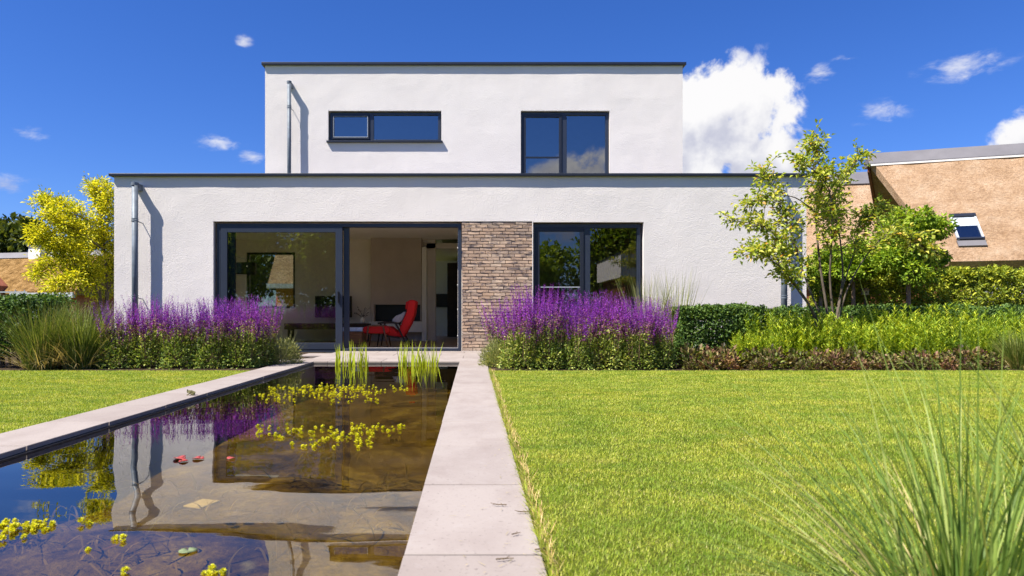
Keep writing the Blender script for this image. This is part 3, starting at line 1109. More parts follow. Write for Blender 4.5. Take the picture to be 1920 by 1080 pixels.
def build_house():
    house = empty('house', (0, YF, 0))
    tag(house, 'white plastered two storey house with flat dark edged roofs behind the pond', 'house')
    house.location = (0, 0, 0)
    x0, x1 = fx(214), fx(1512)
    ztop = fz(331)
    door = (fx(400), fx(998), 0.0, fz(415))          # sliding door plus the brick panel
    win = (fx(999.5), fx(1207), 0.06, fz(416.5))
    wall_front('ground_floor_wall', x0, x1, -0.05, ztop, YF, [door, win], 0.30, MT['plaster'], house, seed=1)
    # upper storey
    ux0, ux1 = fx(497, YU), fx(1280, YU)
    uz0, uz1 = 3.2, fz(123, YU)
    w1 = (fx(615.5, YU), fx(827.5, YU), fz(265, YU), fz(207.5, YU))
    w2 = (fx(976.5, YU), fx(1143, YU), 3.42, fz(207.5, YU))
    wall_front('upper_floor_wall', ux0, ux1, uz0, uz1, YU, [w1, w2], 0.30, MT['plaster'], house, seed=9)

    # side and rear walls
    YB = 22.8
    for name, a, b in [
        ('side_wall', (x0, YF + .302, -.05), (x0 + .28, 13.8, ztop)),
        ('side_wall', (x0, 17.7, -.05), (x0 + .28, 18.5, ztop)),
        ('side_wall', (x0, 13.802, -.05), (x0 + .28, 17.698, .25)),
        ('side_wall', (x0, 13.802, 2.5), (x0 + .28, 17.698, ztop)),
        ('side_wall', (x1 - .28, YF + .302, -.05), (x1, YB, ztop)),
        ('side_wall', (ux0, YU + .302, uz0), (ux0 + .28, YB, uz1)),
        ('side_wall', (ux1 - .28, YU + .302, uz0), (ux1, YB, uz1)),
        ('rear_wall', (ux0 + .282, YB - .28, uz0), (ux1 - .282, YB, uz1)),
        ('rear_wall', (-1.25, YB - .28, -.05), (x1 - .282, YB, 3.195)),
    ]:
        MB().box(a, b).build(name, MT['plaster'], house)
    # rear living room wall with the window that looks out at the back
    bw = (fx(462, 18.2), fx(553, 18.2), 0.86, fz(473, 18.2))
    bw2 = (x0 + .32, fx(441, 18.2), 0.95, fz(515, 18.2))
    wall_front('rear_wall', x0 + .282, -1.0, -.05, 2.9, 18.2, [bw, bw2], .28, MT['in_wall'], house, step=2, amp=0)

    # glazed opening in the left side wall, added wide to brighten the room
    m = MB()
    for ya, yb in ((13.804, 13.88), (15.70, 15.80), (17.62, 17.696)):
        m.box((x0 + .1, ya, .252), (x0 + .18, yb, 2.498))
    for ya, yb in ((13.882, 15.698), (15.802, 17.618)):
        m.box((x0 + .1, ya, .252), (x0 + .18, yb, .33))
        m.box((x0 + .1, ya, 2.42), (x0 + .18, yb, 2.498))
    sw = m.build('window', MT['frame'], house)
    for ya, yb in ((13.87, 15.71), (15.79, 17.63)):
        MB().add([(x0 + .14, ya, .32), (x0 + .14, yb, .32), (x0 + .14, yb, 2.43), (x0 + .14, ya, 2.43)], [(0, 1, 2, 3)]).build('pane', MT['glass'], sw)

    # roofs
    m = MB()
    rl = (-6.0, -4.3, 13.75, 15.3)          # rooflight opening, unseen, added to brighten the living room
    m.box((x0 + .02, YF + .25, 3.06), (rl[0], 18.49, 3.22))
    m.box((rl[1], YF + .25, 3.06), (x1 - .02, 18.49, 3.22))
    m.box((rl[0], YF + .25, 3.06), (rl[1], rl[2], 3.22))
    m.box((rl[0], rl[3], 3.06), (rl[1], 18.49, 3.22))
    m.box((-1.0, 18.492, 3.06), (x1 - .02, YB - .02, 3.19))
    m.build('roof', MT['ridge'], house)
    MB().box((ux0 + .02, YU + .25, uz1 - .4), (ux1 - .02, YB - .02, uz1 - .2)).build('roof', MT['ridge'], house)
    # dark roof edge caps
    o = 0.072
    for (a, b, y0_, yb_, zb, zt) in ((x0, x1, YF, 18.5, ztop, fz(326)), (ux0, ux1, YU, YB, uz1, fz(118, YU))):
        m = MB()
        m.box((a - o, y0_ - o, zb), (b + o, y0_ + .28, zt))
        m.box((a - o, y0_ + .282, zb), (a + .25, yb_ + o, zt))
        m.box((b - .25, y0_ + .282, zb), (b + o, yb_ + o, zt))
        m.build('roof_edge', MT['anthracite'], house, bevel=0.006)

    # ---------------- brick panel
    bx0, bx1 = fx(866), fx(998) - .002
    bz0, bz1 = 0.0, door[3] - .003
    panel = MB().box((bx0 + .012, YF + .045, bz0), (bx1 - .004, YF + .28, bz1)).build('brick_panel', MT['mortar'], house)
    rows = 40
    ph = (bz1 - bz0) / rows
    bl = 0.222
    bms = []
    for v in range(4):
        bm = bmesh.new()
        bmesh.ops.create_cube(bm, size=1)
        for vt in bm.verts:
            if vt.co.y < 0:
                vt.co.y += random.uniform(-.03, .05)
                vt.co.z += random.uniform(-.02, .02)
        me = bpy.data.meshes.new('brick')
        bm.to_mesh(me)
        bm.free()
        me.materials.append(MT['brick'])
        bms.append(me)
    nb = 0
    for r in range(rows):
        off = [0, .11, .05, .165, .085][r % 5] + random.uniform(-.012, .012)
        x = bx0 - off
        while x < bx1:
            a, b = max(x, bx0), min(x + bl - .010, bx1)
            if b - a > 0.028 and nb < 300:
                ob = bpy.data.objects.new('brick', random.choice(bms))
                yy = YF + .012 + random.uniform(-.005, .005)
                ob.location = ((a + b) / 2, yy + .045, bz0 + (r + .5) * ph)
                ob.scale = (b - a, .09, ph - .0115)
                ob.rotation_euler = (random.uniform(-.01, .01), random.uniform(-.004, .004), random.uniform(-.008, .008))
                link(ob, panel)
                nb += 1
            x += bl

    # ---------------- sliding door
    yd = YF + .055
    dx0, dx1 = fx(404.5), fx(865)
    dz1 = fz(418)
    fr = MB()
    fr.frame(dx0, dx1, 0.002, dz1, yd, yd + .16, .07, .065, .07, .045)
    sd_ = fr.build('sliding_door', MT['frame'], house, bevel=.004)
    # sliding leaf on the left, in front
    lx0, lx1 = fx(412), fx(641)
    lz0, lz1 = fz(656), fz(423)
    lf = MB()
    lf.frame(lx0, lx1, lz0 + .008, lz1 - .004, yd - .012, yd + .045, .125, .13, .12, .125)
    lf.build('leaf_frame', MT['frame'], sd_, bevel=.004)
    pane('pane', lx0 + .12, lx1 - .12, lz0 + .12, lz1 - .11, yd + .018, MT['glass'], sd_)
    # fixed leaf behind it
    l2 = MB()
    l2.frame(lx0 + .06, fx(652.5), .05, dz1 - .075, yd + .075, yd + .13, .19, .11, .05, .06)
    l2.build('leaf_frame', MT['frame'], sd_, bevel=.004)
    # handle
    MB().box((fx(634) - .012, yd - .045, .92), (fx(634) + .012, yd - .013, 1.14)).build('handle', MT['black'], sd_, bevel=.005)
    # track and keepers
    MB().box((fx(653), yd + .02, .0472), (dx1 - .067, yd + .10, .062)).build('track', MT['steel'], sd_)
    for Y in (464, 534, 580, 630):
        m = MB()
        m.tube([(dx1 - .068, yd + .06, fz(Y)), (dx1 - .080, yd + .06, fz(Y))], .013, 10)
        m.build('lock_keeper', MT['in_white'], sd_)
    MB().box((dx0, YF - .006, -.03), (dx1, yd + .0, .0015)).build('threshold', MT['frame'], sd_)

    # ---------------- right ground floor window
    yw = YF + .08
    a0, a1 = fx(1001), fx(1203)
    b0, b1 = .065, fz(419)
    wf = MB()
    wf.frame(a0, a1, b0, b1, yw, yw + .12, .055, .065, .075, .09)
    mx0, mx1 = fx(1096), fx(1108)
    wf.box((mx0, yw, b0 + .09), (mx1, yw + .12, b1 - .075))
    w = wf.build('window', MT['frame'], house, bevel=.004)
    sf = MB()
    sf.frame(a0 + .04, mx0 - .004, b0 + .075, b1 - .06, yw - .02, yw + .04, .075, .07, .085, .09)
    s = sf.build('sash', MT['anthracite'], w, bevel=.004)
    pane('pane', a0 + .11, mx0 - .07, b0 + .16, b1 - .14, yw + .012, MT['glass'], w)
    pane('pane', mx1 - .004, a1 - .06, b0 + .085, b1 - .07, yw + .05, MT['glass'], w)
    zb = fz(538)
    MB().box((a0 + .116, yw - .004, zb - .008), (mx0 - .075, yw + .008, zb + .008)).build('insect_screen_bar', MT['gutter'], w)

    # ---------------- upper window (wide)
    yw = YU + .07
    a0, a1, b0, b1 = fx(618, YU), fx(826, YU), fz(264, YU), fz(210, YU)
    wf = MB()
    wf.frame(a0, a1, b0, b1, yw, yw + .1, .06, .065, .055, .05)
    mx0, mx1 = fx(692, YU), fx(700, YU)
    wf.box((mx0, yw, b0 + .05), (mx1, yw + .1, b1 - .055))
    w = wf.build('window', MT['frame'], house, bevel=.004)
    sf = MB()
    sf.frame(a0 + .05, mx0 - .002, b0 + .055, b1 - .045, yw - .02, yw + .04, .05, .05, .055, .06)
    sf.build('sash', MT['anthracite'], w, bevel=.004)
    sb = MB()
    sb.frame(a0 + .088, mx0 - .04, b0 + .10, b1 - .088, yw - .024, yw - .016, .008, .012, .006, .014)
    sb.build('insect_screen', MT['gutter'], w)
    pane('pane', a0 + .09, mx0 - .04, b0 + .10, b1 - .09, yw + .012, MT['glass_solar'], w)
    pane('pane', mx1 - .004, a1 - .06, b0 + .045, b1 - .05, yw + .045, MT['glass_solar'], w)
    MB().box((fx(613, YU), YU - .075, b0 - .05), (fx(830, YU), YU + .1, b0 - .008)).build('sill', MT['anthracite'], w, bevel=.003)
    MB().box((a0 + .03, yw + .4, b0 - .02), (a1 - .03, yw + .42, b1 + .05)).build('blackout_blind', MT['screen'], w)

    # ---------------- upper french door
    a0, a1, b0, b1 = fx(977, YU), fx(1141.5, YU), 3.43, fz(209.5, YU)
    wf = MB()
    wf.frame(a0, a1, b0, b1, yw, yw + .1, .07, .065, .065, .06)
    mx0, mx1 = fx(1054, YU), fx(1063.5, YU)
    wf.box((mx0, yw, b0 + .06), (mx1, yw + .1, b1 - .065))
    w = wf.build('window', MT['frame'], house, bevel=.004)
    sf = MB()
    sf.frame(a0 + .05, mx0 - .003, b0 + .04, b1 - .05, yw - .02, yw + .04, .075, .065, .075, .09)
    sf.build('sash', MT['anthracite'], w, bevel=.004)
    pane('pane', a0 + .12, mx0 - .06, b0 + .13, b1 - .12, yw + .012, MT['glass_solar'], w)
    pane('pane', mx1 - .004, a1 - .06, b0 + .055, b1 - .06, yw + .045, MT['glass_solar'], w)
    zb = fz(294, YU)
    MB().box((a0 + .12, yw - .012, zb - .018), (mx0 - .064, yw + .004, zb + .018)).build('insect_screen_bar', MT['anthracite'], w)
    MB().box((a0 + .03, yw + .5, b0 - .1), (a1 - .03, yw + .52, b1 + .05)).build('blackout_blind', MT['screen'], w)

    # ---------------- downpipes
    downpipe(house, fx(262), YF, -.03, fz(346), .056, [fz(418), fz(560)], .185)
    downpipe(house, fx(1462), YF, -.03, fz(346), .056, [fz(418), fz(560)], .185)
    downpipe(house, fx(546, YU), YU, 3.2, fz(157, YU), .048, [fz(207, YU)], .185)

    # ---------------- interior shell
    zi = 2.70
    xi0 = x0 + .282
    MB().box((xi0, YF + .302, -.04), (x1 - .282, 18.198, 0.0)).build('floor', MT['oak'], house)
    MB().box((-1.24, 18.2, -.04), (x1 - .282, YB - .282, -0.001)).build('floor', MT['oak'], house)
    m = MB()
    rl = (-6.0, -4.3, 13.75, 15.3)
    m.box((xi0, YF + .302, zi), (rl[0], 18.198, zi + .1))
    m.box((rl[1], YF + .302, zi), (x1 - .282, 18.198, zi + .1))
    m.box((rl[0], YF + .302, zi), (rl[1], rl[2], zi + .1))
    m.box((rl[0], rl[3], zi), (rl[1], 18.198, zi + .1))
    m.build('ceiling', MT['in_white'], house)
    m = MB()
    for a, b in (((rl[0] - .05, rl[2] - .05), (rl[0], rl[3] + .05)), ((rl[1], rl[2] - .05), (rl[1] + .05, rl[3] + .05)), ((rl[0], rl[2] - .05), (rl[1], rl[2])), ((rl[0], rl[3]), (rl[1], rl[3] + .05))):
        m.box((a[0], a[1], zi + .102), (b[0], b[1], 3.058))
    shaft = m.build('added_rooflight', MT['in_white'], house)  # shaft of the added roof opening that lets daylight in
    MB().add([(rl[0], rl[2], 3.2), (rl[1], rl[2], 3.2), (rl[1], rl[3], 3.2), (rl[0], rl[3], 3.2)], [(0, 1, 2, 3)]).build('pane', MT['glass'], shaft)
    MB().box((-1.24, 18.2, 2.46), (x1 - .282, YB - .282, 2.6)).build('ceiling', MT['in_wall'], house)
    MB().box((-.30, YF + .302, 0.0), (-.14, 20.5, zi)).build('interior_wall', MT['in_wall'], house)
    MB().box((3.6, YF + .302, 0.0), (3.7, 18.19, zi)).build('interior_wall', MT['in_wall'], house)
    MB().box((-.1, 17.0, 0.0), (3.55, 17.1, zi)).build('interior_wall', MT['in_grey'], house)
    # chimney breast, hearth
    cb = MB()
    cx0, cx1, cy = fx(695, 17.85), fx(790, 17.85), 17.85
    o0, o1, oz0, oz1 = fx(702, cy), fx(788, cy), fz(602, cy), fz(571, cy)
    cb.box((cx0, cy, oz1), (cx1, 18.19, zi))
    cb.box((cx0, cy, oz0 - .01), (o0, 18.19, oz1))
    cb.box((o1, cy, oz0 - .01), (cx1, 18.19, oz1))
    ch = cb.build('chimney_breast', MT['in_grey'], house)
    MB().box((o0 + .002, cy + .2, oz0), (o1 - .002, 18.18, oz1 - .002)).build('fire_box', MT['black'], ch)
    MB().box((cx0 - .03, cy - .12, .24), (cx1 + .02, 18.185, oz0 - .012)).build('hearth_shelf', MT['in_white'], ch)
    MB().box((cx0, 18.0, 0.001), (cx1, 18.188, .238)).build('plinth', MT['in_grey'], ch)
    MB().box((fx(791.5, 17.9), 17.80, 0.001), (fx(800, 17.9), 18.6, 2.45)).build('wall_end', MT['in_white'], house)
    # corridor
    MB().box((-1.235, 18.62, 0.001), (-1.19, 20.0, 2.1)).build('interior_door', MT['dark_wood'], house)
    MB().box((-1.23, YB - .6, 0.001), (-.32, YB - .58, 2.44)).build('interior_wall', MT['in_white'], house)
    MB().box((-.80, 21.2, 0.001), (-.32, 22.1, 2.3)).build('tall_cupboard', MT['dark_wood'], house)
    # spot lights on the ceiling
    for X, d in ((654, 14.2),):
        m = MB()
        px = fx(X, d)
        m.tube([(px, d, zi - .002), (px, d, zi - .03)], .045, 12)
        m.tube([(px, d, zi - .03), (px + .01, d, zi - .11)], .03, 12)
        m.build('ceiling_spot', MT['black'], house)
    # rear window frames and slatted blind
    for a, b, c, d in (bw, bw2):
        m = MB()
        m.frame(a + .002, b - .002, c + .002, d - .002, 18.26, 18.34, .06, .06, .06, .06)
        w = m.build('window', MT['black'], house)
        sl = MB()
        z = c + .05
        while z < d - .05:
            sl.box((a + .02, 18.215, z), (b - .02, 18.245, z + .006))
            z += .034
        k = sl.build('blind_slats', MT['blind'], w)
        k['kind'] = 'stuff'
        pane('pane', a + .06, b - .06, c + .06, d - .06, 18.3, MT['glass'], w)
    # brown curtain behind the right window
    cu = MB()
    pts = []
    n = 40
    for i in range(n + 1):
        pts.append((2.2 + .95 * i / n, 13.75 + .05 * math.sin(i * 1.1)))
    vs = [(x, y, .02) for x, y in pts] + [(x, y, 2.6) for x, y in pts]
    cu.add(vs, [(i, i + 1, n + 2 + i, n + 1 + i) for i in range(n)])
    c = cu.build('curtain', MT['curtain'])
    tag(c, 'brown curtain hanging inside the right ground floor window', 'curtain')
    return house


# ------------------------------------------------------------------ things inside the room
def loft(sections, cap=True):
    """list of rings (same count) -> MB"""
    mb = MB()
    n = len(sections[0])
    vs = [p for s in sections for p in s]
    fs = []
    for i in range(len(sections) - 1):
        for k in range(n):
            fs.append((i * n + k, i * n + (k + 1) % n, (i + 1) * n + (k + 1) % n, (i + 1) * n + k))
    if cap:
        fs += [tuple(range(n))[::-1], tuple((len(sections) - 1) * n + k for k in range(n))]
    return mb.add(vs, fs)


def cushion_profile(poly, y0, y1, name, mat, parent, bevel=.03):
    mb = MB()
    mb.prism([(x, y0, z) for x, z in poly], (0, y1 - y0, 0))
    o = mb.build(name, mat, parent, bevel=bevel)
    o.modifiers['bevel'].segments = 4
    o.modifiers['bevel'].angle_limit = rad(40)
    for p in o.data.polygons:
        p.use_smooth = True
    return o


def build_interior():
    # --- armchair in profile, facing left
    def q(X, Y, d=14.95):
        v = P(X, Y, d)
        return v.x, v.z
    ya, yb = 14.65, 15.25
    base = q(755, 650)
    ch = empty('armchair', (0, 0, 0))
    tag(ch, 'red high backed armchair with dark wooden legs beside the fireplace', 'armchair')
    back = [q(746, 629), q(757, 633), q(772, 607), q(778, 590), q(782, 566), q(778, 562.5), q(769, 563), q(766, 570), q(764.5, 585), q(758, 600)]
    cushion_profile(back, ya, yb, 'backrest', MT['red'], ch)
    head = [q(763, 567), q(768, 564), q(766, 580), q(762, 580)]
    cushion_profile(head, ya + .06, yb - .06, 'head_cushion', MT['red'], ch, .012)
    seat = [q(722, 612), q(735, 612), q(750, 624), q(748, 633), q(734, 630), q(722, 624)]
    cushion_profile(seat, ya + .02, yb - .02, 'seat', MT['red'], ch)
    for y in (ya - .03, yb + .03):
        m = MB()
        a = [q(712, 606), q(724, 604.5), q(738, 604.5), q(750, 606)]
        m.tube([(x, y, z) for x, z in a], [.017, .022, .02, .016], 8)
        m.build('armrest', MT['dark_wood'], ch, smooth=True)
        f1, f2 = q(718, 607), q(711, 649.5)
        m = MB()
        m.tube([(f1[0], y, f1[1]), (f2[0], y, 0.001)], [.02, .013], 8)
        m.build('leg', MT['dark_wood'], ch, smooth=True)
        f1, f2 = q(745, 606), q(768, 649)
        m = MB()
        m.tube([(f1[0], y, f1[1]), (f2[0], y, 0.001)], [.022, .013], 8)
        m.build('leg', MT['dark_wood'], ch, smooth=True)
    s1, s2 = q(728, 627), q(752, 630)
    for y in (ya + .01, yb - .01):
        m = MB()
        m.bar((s1[0], y, s1[1] - .03), (s2[0], y, s2[1] - .03), .03, .035)
        m.build('seat_rail', MT['dark_wood'], ch)

    # --- footstool in front of it
    def q2(X, Y, d=14.6):
        v = P(X, Y, d)
        return v.x, v.z
    fs = empty('footstool', (0, 0, 0))
    tag(fs, 'red padded footstool with brown wooden legs in front of the armchair', 'footstool')
    pad = [q2(683, 619), q2(684, 613.5), q2(690, 611.5), q2(725, 611.5), q2(731, 614), q2(731, 622), q2(727, 625), q2(688, 625), q2(684, 623)]
    cushion_profile(pad, 14.38, 14.86, 'seat', MT['red'], fs, .02)
    for y in (14.355, 14.885):
        m = MB()
        t0, t1 = q2(694, 610.5), q2(722, 610.5)
        m.bar((t0[0], y, t0[1]), (t1[0], y, t1[1]), .022, .022)
        m.build('side_rail', MT['walnut'], fs)
        for X0, X1 in ((694, 688.5), (721, 730)):
            a, b = q2(X0, 611), q2(X1, 651)
            m = MB()
            m.tube([(a[0], y, a[1]), ((a[0] + b[0]) / 2, y, (a[1]) * .5), (b[0], y, 0.001)], [.016, .02, .012], 8)
            m.build('leg', MT['walnut'], fs, smooth=True)
    # --- cushion on the armchair
    def q3(X, Y, d=14.9):
        v = P(X, Y, d)
        return v.x, v.z
    cp = [q3(736, 603), q3(738, 598), q3(744, 592), q3(752, 589), q3(760, 584), q3(762.5, 586), q3(757, 600), q3(750, 605)]
    c = cushion_profile(cp, 14.72, 15.12, 'cushion', MT['grey_fabric'], None, .03)
    tag(c, 'crumpled pale grey cushion lying on the red armchair', 'cushion')
    # --- chest
    x0, x1 = fx(630, 14.2), fx(678, 14.2)
    zt = fz(621.5, 14.2)
    chest = empty('wooden_chest', ((x0 + x1) / 2, 14.45, 0))
    tag(chest, 'low brown plank chest just inside the open sliding door', 'chest')
    MB().box((x0 - (x0 + x1) / 2, -.25, .02), (x1 - (x0 + x1) / 2, .35, zt - .0)).build('body', MT['walnut'], chest, bevel=.004)
    w = (x1 - x0)
    for k in range(4):
        h = (zt - .03) / 4
        MB().box((-w / 2 + .006, -.262, .025 + k * h), (w / 2 - .006, -.252, .025 + (k + 1) * h - .006)).build('plank', MT['walnut'], chest, bevel=.002)
    ms = empty('magazine_stack', ((x0 + x1) / 2, 14.45, zt))
    tag(ms, 'pile of pale blue magazines on the wooden chest', 'magazines')
    z = 0.002
    for k in range(4):
        t = random.uniform(.014, .024)
        dx = random.uniform(-.02, .02)
        MB().box((-w / 2 + .02 + dx, -.2, z), (w / 2 - .01 + dx, .2, z + t)).build('magazine', MT['paper'], ms, bevel=.003)
        z += t + .001
    # --- tv bench, tv, vase
    tvb = empty('tv_bench', (-3.6, 17.6, 0))
    tag(tvb, 'low dark television bench against the rear wall', 'bench')
    MB().box((-1.2, -.25, .32), (.95, .3, .47)).build('body', MT['dark_wood'], tvb, bevel=.004)
    for x in (-1.1, .85):
        MB().box((x - .03, -.2, 0.001), (x + .03, .25, .318)).build('leg', MT['dark_wood'], tvb)
    tv = empty('television', (fx(625, 17.9), 17.95, fz(595, 17.9)))
    tag(tv, 'flat black television on the rear wall left of the chimney', 'television')
    hw = (fx(659, 17.9) - fx(590, 17.9)) / 2
    hh = fz(555, 17.9) - fz(595, 17.9)
    MB().box((-hw, -.04, 0), (hw, 0.0, hh)).build('casing', MT['black'], tv, bevel=.005)
    MB().box((-hw + .02, -.045, .02), (hw - .02, -.041, hh - .02)).build('screen', MT['black'], tv)
    MB().box((-.2, 0.002, .15), (.2, .245, hh - .15)).build('wall_mount', MT['black'], tv)
    vase = empty('flower_vase', (fx(680, 17.5), 17.5, .47))
    tag(vase, 'small vase with dark seed heads on the television bench', 'vase')
    m = MB()
    prof = [(.001, 0.002), (.05, 0.002), (.065, .05), (.05, .11), (.028, .15), (.032, .17)]
    rings = [[(r * math.cos(a * math.pi / 6), r * math.sin(a * math.pi / 6), z) for a in range(12)] for r, z in prof]
    loft(rings, True).build('vessel', MT['in_white'], vase, smooth=True)
    rr = random.Random(5)
    st, hd = MB(), MB()
    for k in range(16):
        tx, ty, tz = rr.uniform(-.2, .2), rr.uniform(-.1, .1), rr.uniform(.2, .42)
        st.tube([(0, 0, .15), (tx * .5, ty * .5, tz * .8), (tx, ty, tz)], .003, 4)
        s = rr.uniform(.008, .018)
        hd.add([(tx - s, ty, tz), (tx, ty - s, tz), (tx + s, ty, tz), (tx, ty + s, tz), (tx, ty, tz + s), (tx, ty, tz - s)], [(0, 1, 4), (1, 2, 4), (2, 3, 4), (3, 0, 4), (1, 0, 5), (2, 1, 5), (3, 2, 5), (0, 3, 5)])
    st.build('stems', MT['dark_wood'], vase)
    hd.build('seed_heads', MT['dark_wood'], vase)
    # --- arc lamp with black drum shade
    lx, ly = fx(461, 16.3), 16.3
    al = empty('arc_lamp', (-6.3, 16.5, 0))
    tag(al, 'arc floor lamp with black drum shade seen through the sliding door glass', 'lamp')
    off = Vector((lx + 6.3, ly - 16.5, 0))
    zt_, zb_ = fz(493, 16.3), fz(513.5, 16.3)
    m = MB()
    arc = [(0, 0, .03), (0, 0, 1.5), (.05, -.01, 1.95), (.22, -.05, 2.15), (off.x * .6, off.y * .6, 2.12), (off.x, off.y, zt_ + .08), (off.x, off.y, zt_ - .02)]
    m.tube(arc, .009, 8)
    m.build('arm', MT['steel'], al, smooth=True)
    m = MB()
    m.tube([(0, 0, 0.001), (0, 0, .05)], .17, 24)
    m.build('base', MT['black'], al)
    m = MB()
    m.tube([(off.x, off.y, zb_), (off.x, off.y, zt_)], [.235, .235], 28, caps=False)
    m.tube([(off.x, off.y, zb_), (off.x, off.y, zt_)], [.228, .228], 28, caps=False)
    m.build('lamp_shade', MT['black'], al, smooth=True)
    # --- wall oven in the far room
    MB_ = MB().box((fx(817, 22.1), 22.05, fz(576, 22.1)), (fx(841, 22.1), 22.19, fz(551, 22.1)))
    o = MB_.build('wall_oven', MT['black'], bevel=.005)
    tag(o, 'square black oven front on the far wall of the corridor', 'oven')


# ------------------------------------------------------------------ planting
def mound_leaves(n, rx, ry, h, ln, wd, rng, flat=0.0, shell=0.45, up=0.3):
    """leaves in a dome-shaped bush standing on z = 0"""
    d = rand_dirs(n, rng)
    d[:, 2] = np.abs(d[:, 2]) * (1 - flat)
    r = shell + (1 - shell) * rng.uniform(0, 1, n) ** 0.45
    wob = np.array([1 + 0.18 * mnoise.noise((a * 2.2, b * 2.2, c * 2.2 + 3)) for a, b, c in d])
    p = d * (r * wob)[:, None] * np.array([[rx, ry, h]])
    ax = unit(d + rand_dirs(n, rng) * 0.8 + np.array([[0, 0, up]]))
    nm = unit(d * .6 + np.array([[0, 0, .6]]) + rand_dirs(n, rng) * 0.6)
    return leaf_cards(p, ax, nm, ln * rng.uniform(.6, 1.3, n), wd * rng.uniform(.7, 1.3, n))


def make_salvia(seed, hgt=.88):
    rng = np.random.default_rng(seed)
    root = empty('salvia_plant')
    parts = [mound_leaves(1500, .30, .27, .50, .045, .020, rng, shell=.35) + (0,)]
    v, t, mi = merge(parts)
    np_mesh('foliage', v, t, MT['salvia_leaf'], parent=root)
    SV, FV = [], []
    ns = 66
    fl_c, fl_a, fl_n, fl_m = [], [], [], []
    sl_c, sl_a = [], []
    b_, az_, ln_, le_ = [], [], [], []
    for k in range(ns):
        a = rng.uniform(0, 2 * np.pi)
        r0 = .21 * np.sqrt(rng.uniform())
        lean = (r0 / .21) * rng.uniform(.02, .26) + rng.normal(0, .025)
        L = hgt * (1.14 - .5 * rng.uniform() ** 2.0)
        base = np.array([math.cos(a) * r0, math.sin(a) * r0, .12])
        hdir = np.array([math.cos(a), math.sin(a), 0])
        bend = rng.uniform(.0, .1)
        f0 = .42 + rng.uniform(0, .14)
        nf = 58

        def pos(f):
            th = lean + bend * f
            return base + (hdir * math.sin(th) + np.array([0, 0, math.cos(th)])) * f * (L - .12)
        b_.append(base); az_.append(a); ln_.append(L - .12); le_.append(lean)
        cut = rng.uniform(.05, .5)
        for j in range(16):
            f = rng.uniform(.12, .62)
            aa = rng.uniform(0, 2 * np.pi)
            sl_c.append(pos(f))
            sl_a.append([math.cos(aa), math.sin(aa), .45])
        for j in range(nf):
            f = f0 + (1 - f0) * (j + rng.uniform(0, 1)) / nf
            g = (f - f0) / (1 - f0)
            aa = rng.uniform(0, 2 * np.pi)
            o = np.array([math.cos(aa), math.sin(aa), .55])
            rad_ = .0035
            fl_c.append(pos(f) + o * rad_)
            fl_a.append(o)
            fl_n.append(rng.normal(size=3))
            fl_m.append((0 if g > cut * rng.uniform(.7, 1.3) else 1, (1 - .60 * g)))
    c, a, nn = np.array(fl_c), np.array(fl_a), np.array(fl_n)
    mm = np.array([m for m, s in fl_m])
    sz = np.array([s for m, s in fl_m]) * rng.uniform(.7, 1.25, len(c))
    v, t = leaf_cards(c, a, nn, .024 * sz, .019 * sz, .3)
    np_mesh('flower_spikes', v, t, [MT['salvia_flower'], MT['salvia_calyx']], np.repeat(mm, 2), parent=root)
    v, t = blade_strips(np.array(b_), np.array(az_), np.array(ln_), .006, np.array(le_), 0.05, 3, rng, 3.0)
    np_mesh('stems', v, t, MT['salvia_stem'], parent=root)
    n = len(sl_c)
    v, t = leaf_cards(np.array(sl_c), np.array(sl_a), np.array([[0, 0, 1.]]) + rng.normal(0, .5, (n, 3)), .034 * rng.uniform(.6, 1.3, n), .015 * rng.uniform(.7, 1.3, n))
    np_mesh('stem_leaves', v, t, MT['salvia_leaf'], parent=root)
    return root


ORD = ['first', 'second', 'third', 'fourth', 'fifth', 'sixth', 'seventh', 'eighth', 'ninth', 'tenth', 'eleventh', 'twelfth', 'thirteenth', 'fourteenth', 'fifteenth', 'sixteenth', 'seventeenth', 'eighteenth', 'nineteenth', 'twentieth']


def row_labels(spots, rows, text, side, rev=False):
    """rows: list of (name, y limit); one label for each spot by its row and place in the row"""
    out = [None] * len(spots)
    lo = -1e9
    for nm, hi in rows:
        idx = [i for i, s in enumerate(spots) if lo <= s[1] < hi]
        idx.sort(key=lambda i: spots[i][0], reverse=rev)
        for k, i in enumerate(idx):
            out[i] = text % (nm, ORD[k], side)
        lo = hi
    return out


def place_copies(protos, spots, label, cat, group, rng, smin=.9, smax=1.1):
    used = set()
    for i, (x, y, s) in enumerate(spots):
        k = i % len(protos)
        o = protos[k] if k not in used else copy_tree(protos[k])
        used.add(k)
        o.location = (x, y, -.02)
        o.rotation_euler = (0, 0, rng.uniform(0, 6.28))
        sc = s * rng.uniform(smin, smax)
        o.scale = (sc, sc, s * rng.uniform(.90, 1.08))
        tag(o, label if isinstance(label, str) else label[i], cat, group)


def make_grass(name, n, length, width, spread, base_r, seed, mats, dry=0.0, nseg=6, lean=(0.02, .5), curve=(.2, 1.5)):
    rng = np.random.default_rng(seed)
    root = empty(name)

    def part(n_, mat, nm, le, cu, lsc=1.0):
        a = rng.uniform(0, 2 * np.pi, n_)
        r = base_r * np.sqrt(rng.uniform(0, 1, n_))
        b = np.stack([np.cos(a) * r, np.sin(a) * r, np.full(n_, 0.0)], 1)
        a2 = a + rng.normal(0, .5, n_)
        v, t = blade_strips(b, a2, length * lsc * rng.uniform(.6, 1.1, n_), width * rng.uniform(.7, 1.3, n_), rng.uniform(*le, n_), rng.uniform(*cu, n_), nseg, rng, 1.2)
        np_mesh(nm, v, t, mat, parent=root)
    part(n, mats[0], 'blades', lean, curve)
    if dry:
        part(int(n * dry), mats[1], 'dry_blades', (.5, 1.2), (.4, 1.2), .75)
    return root


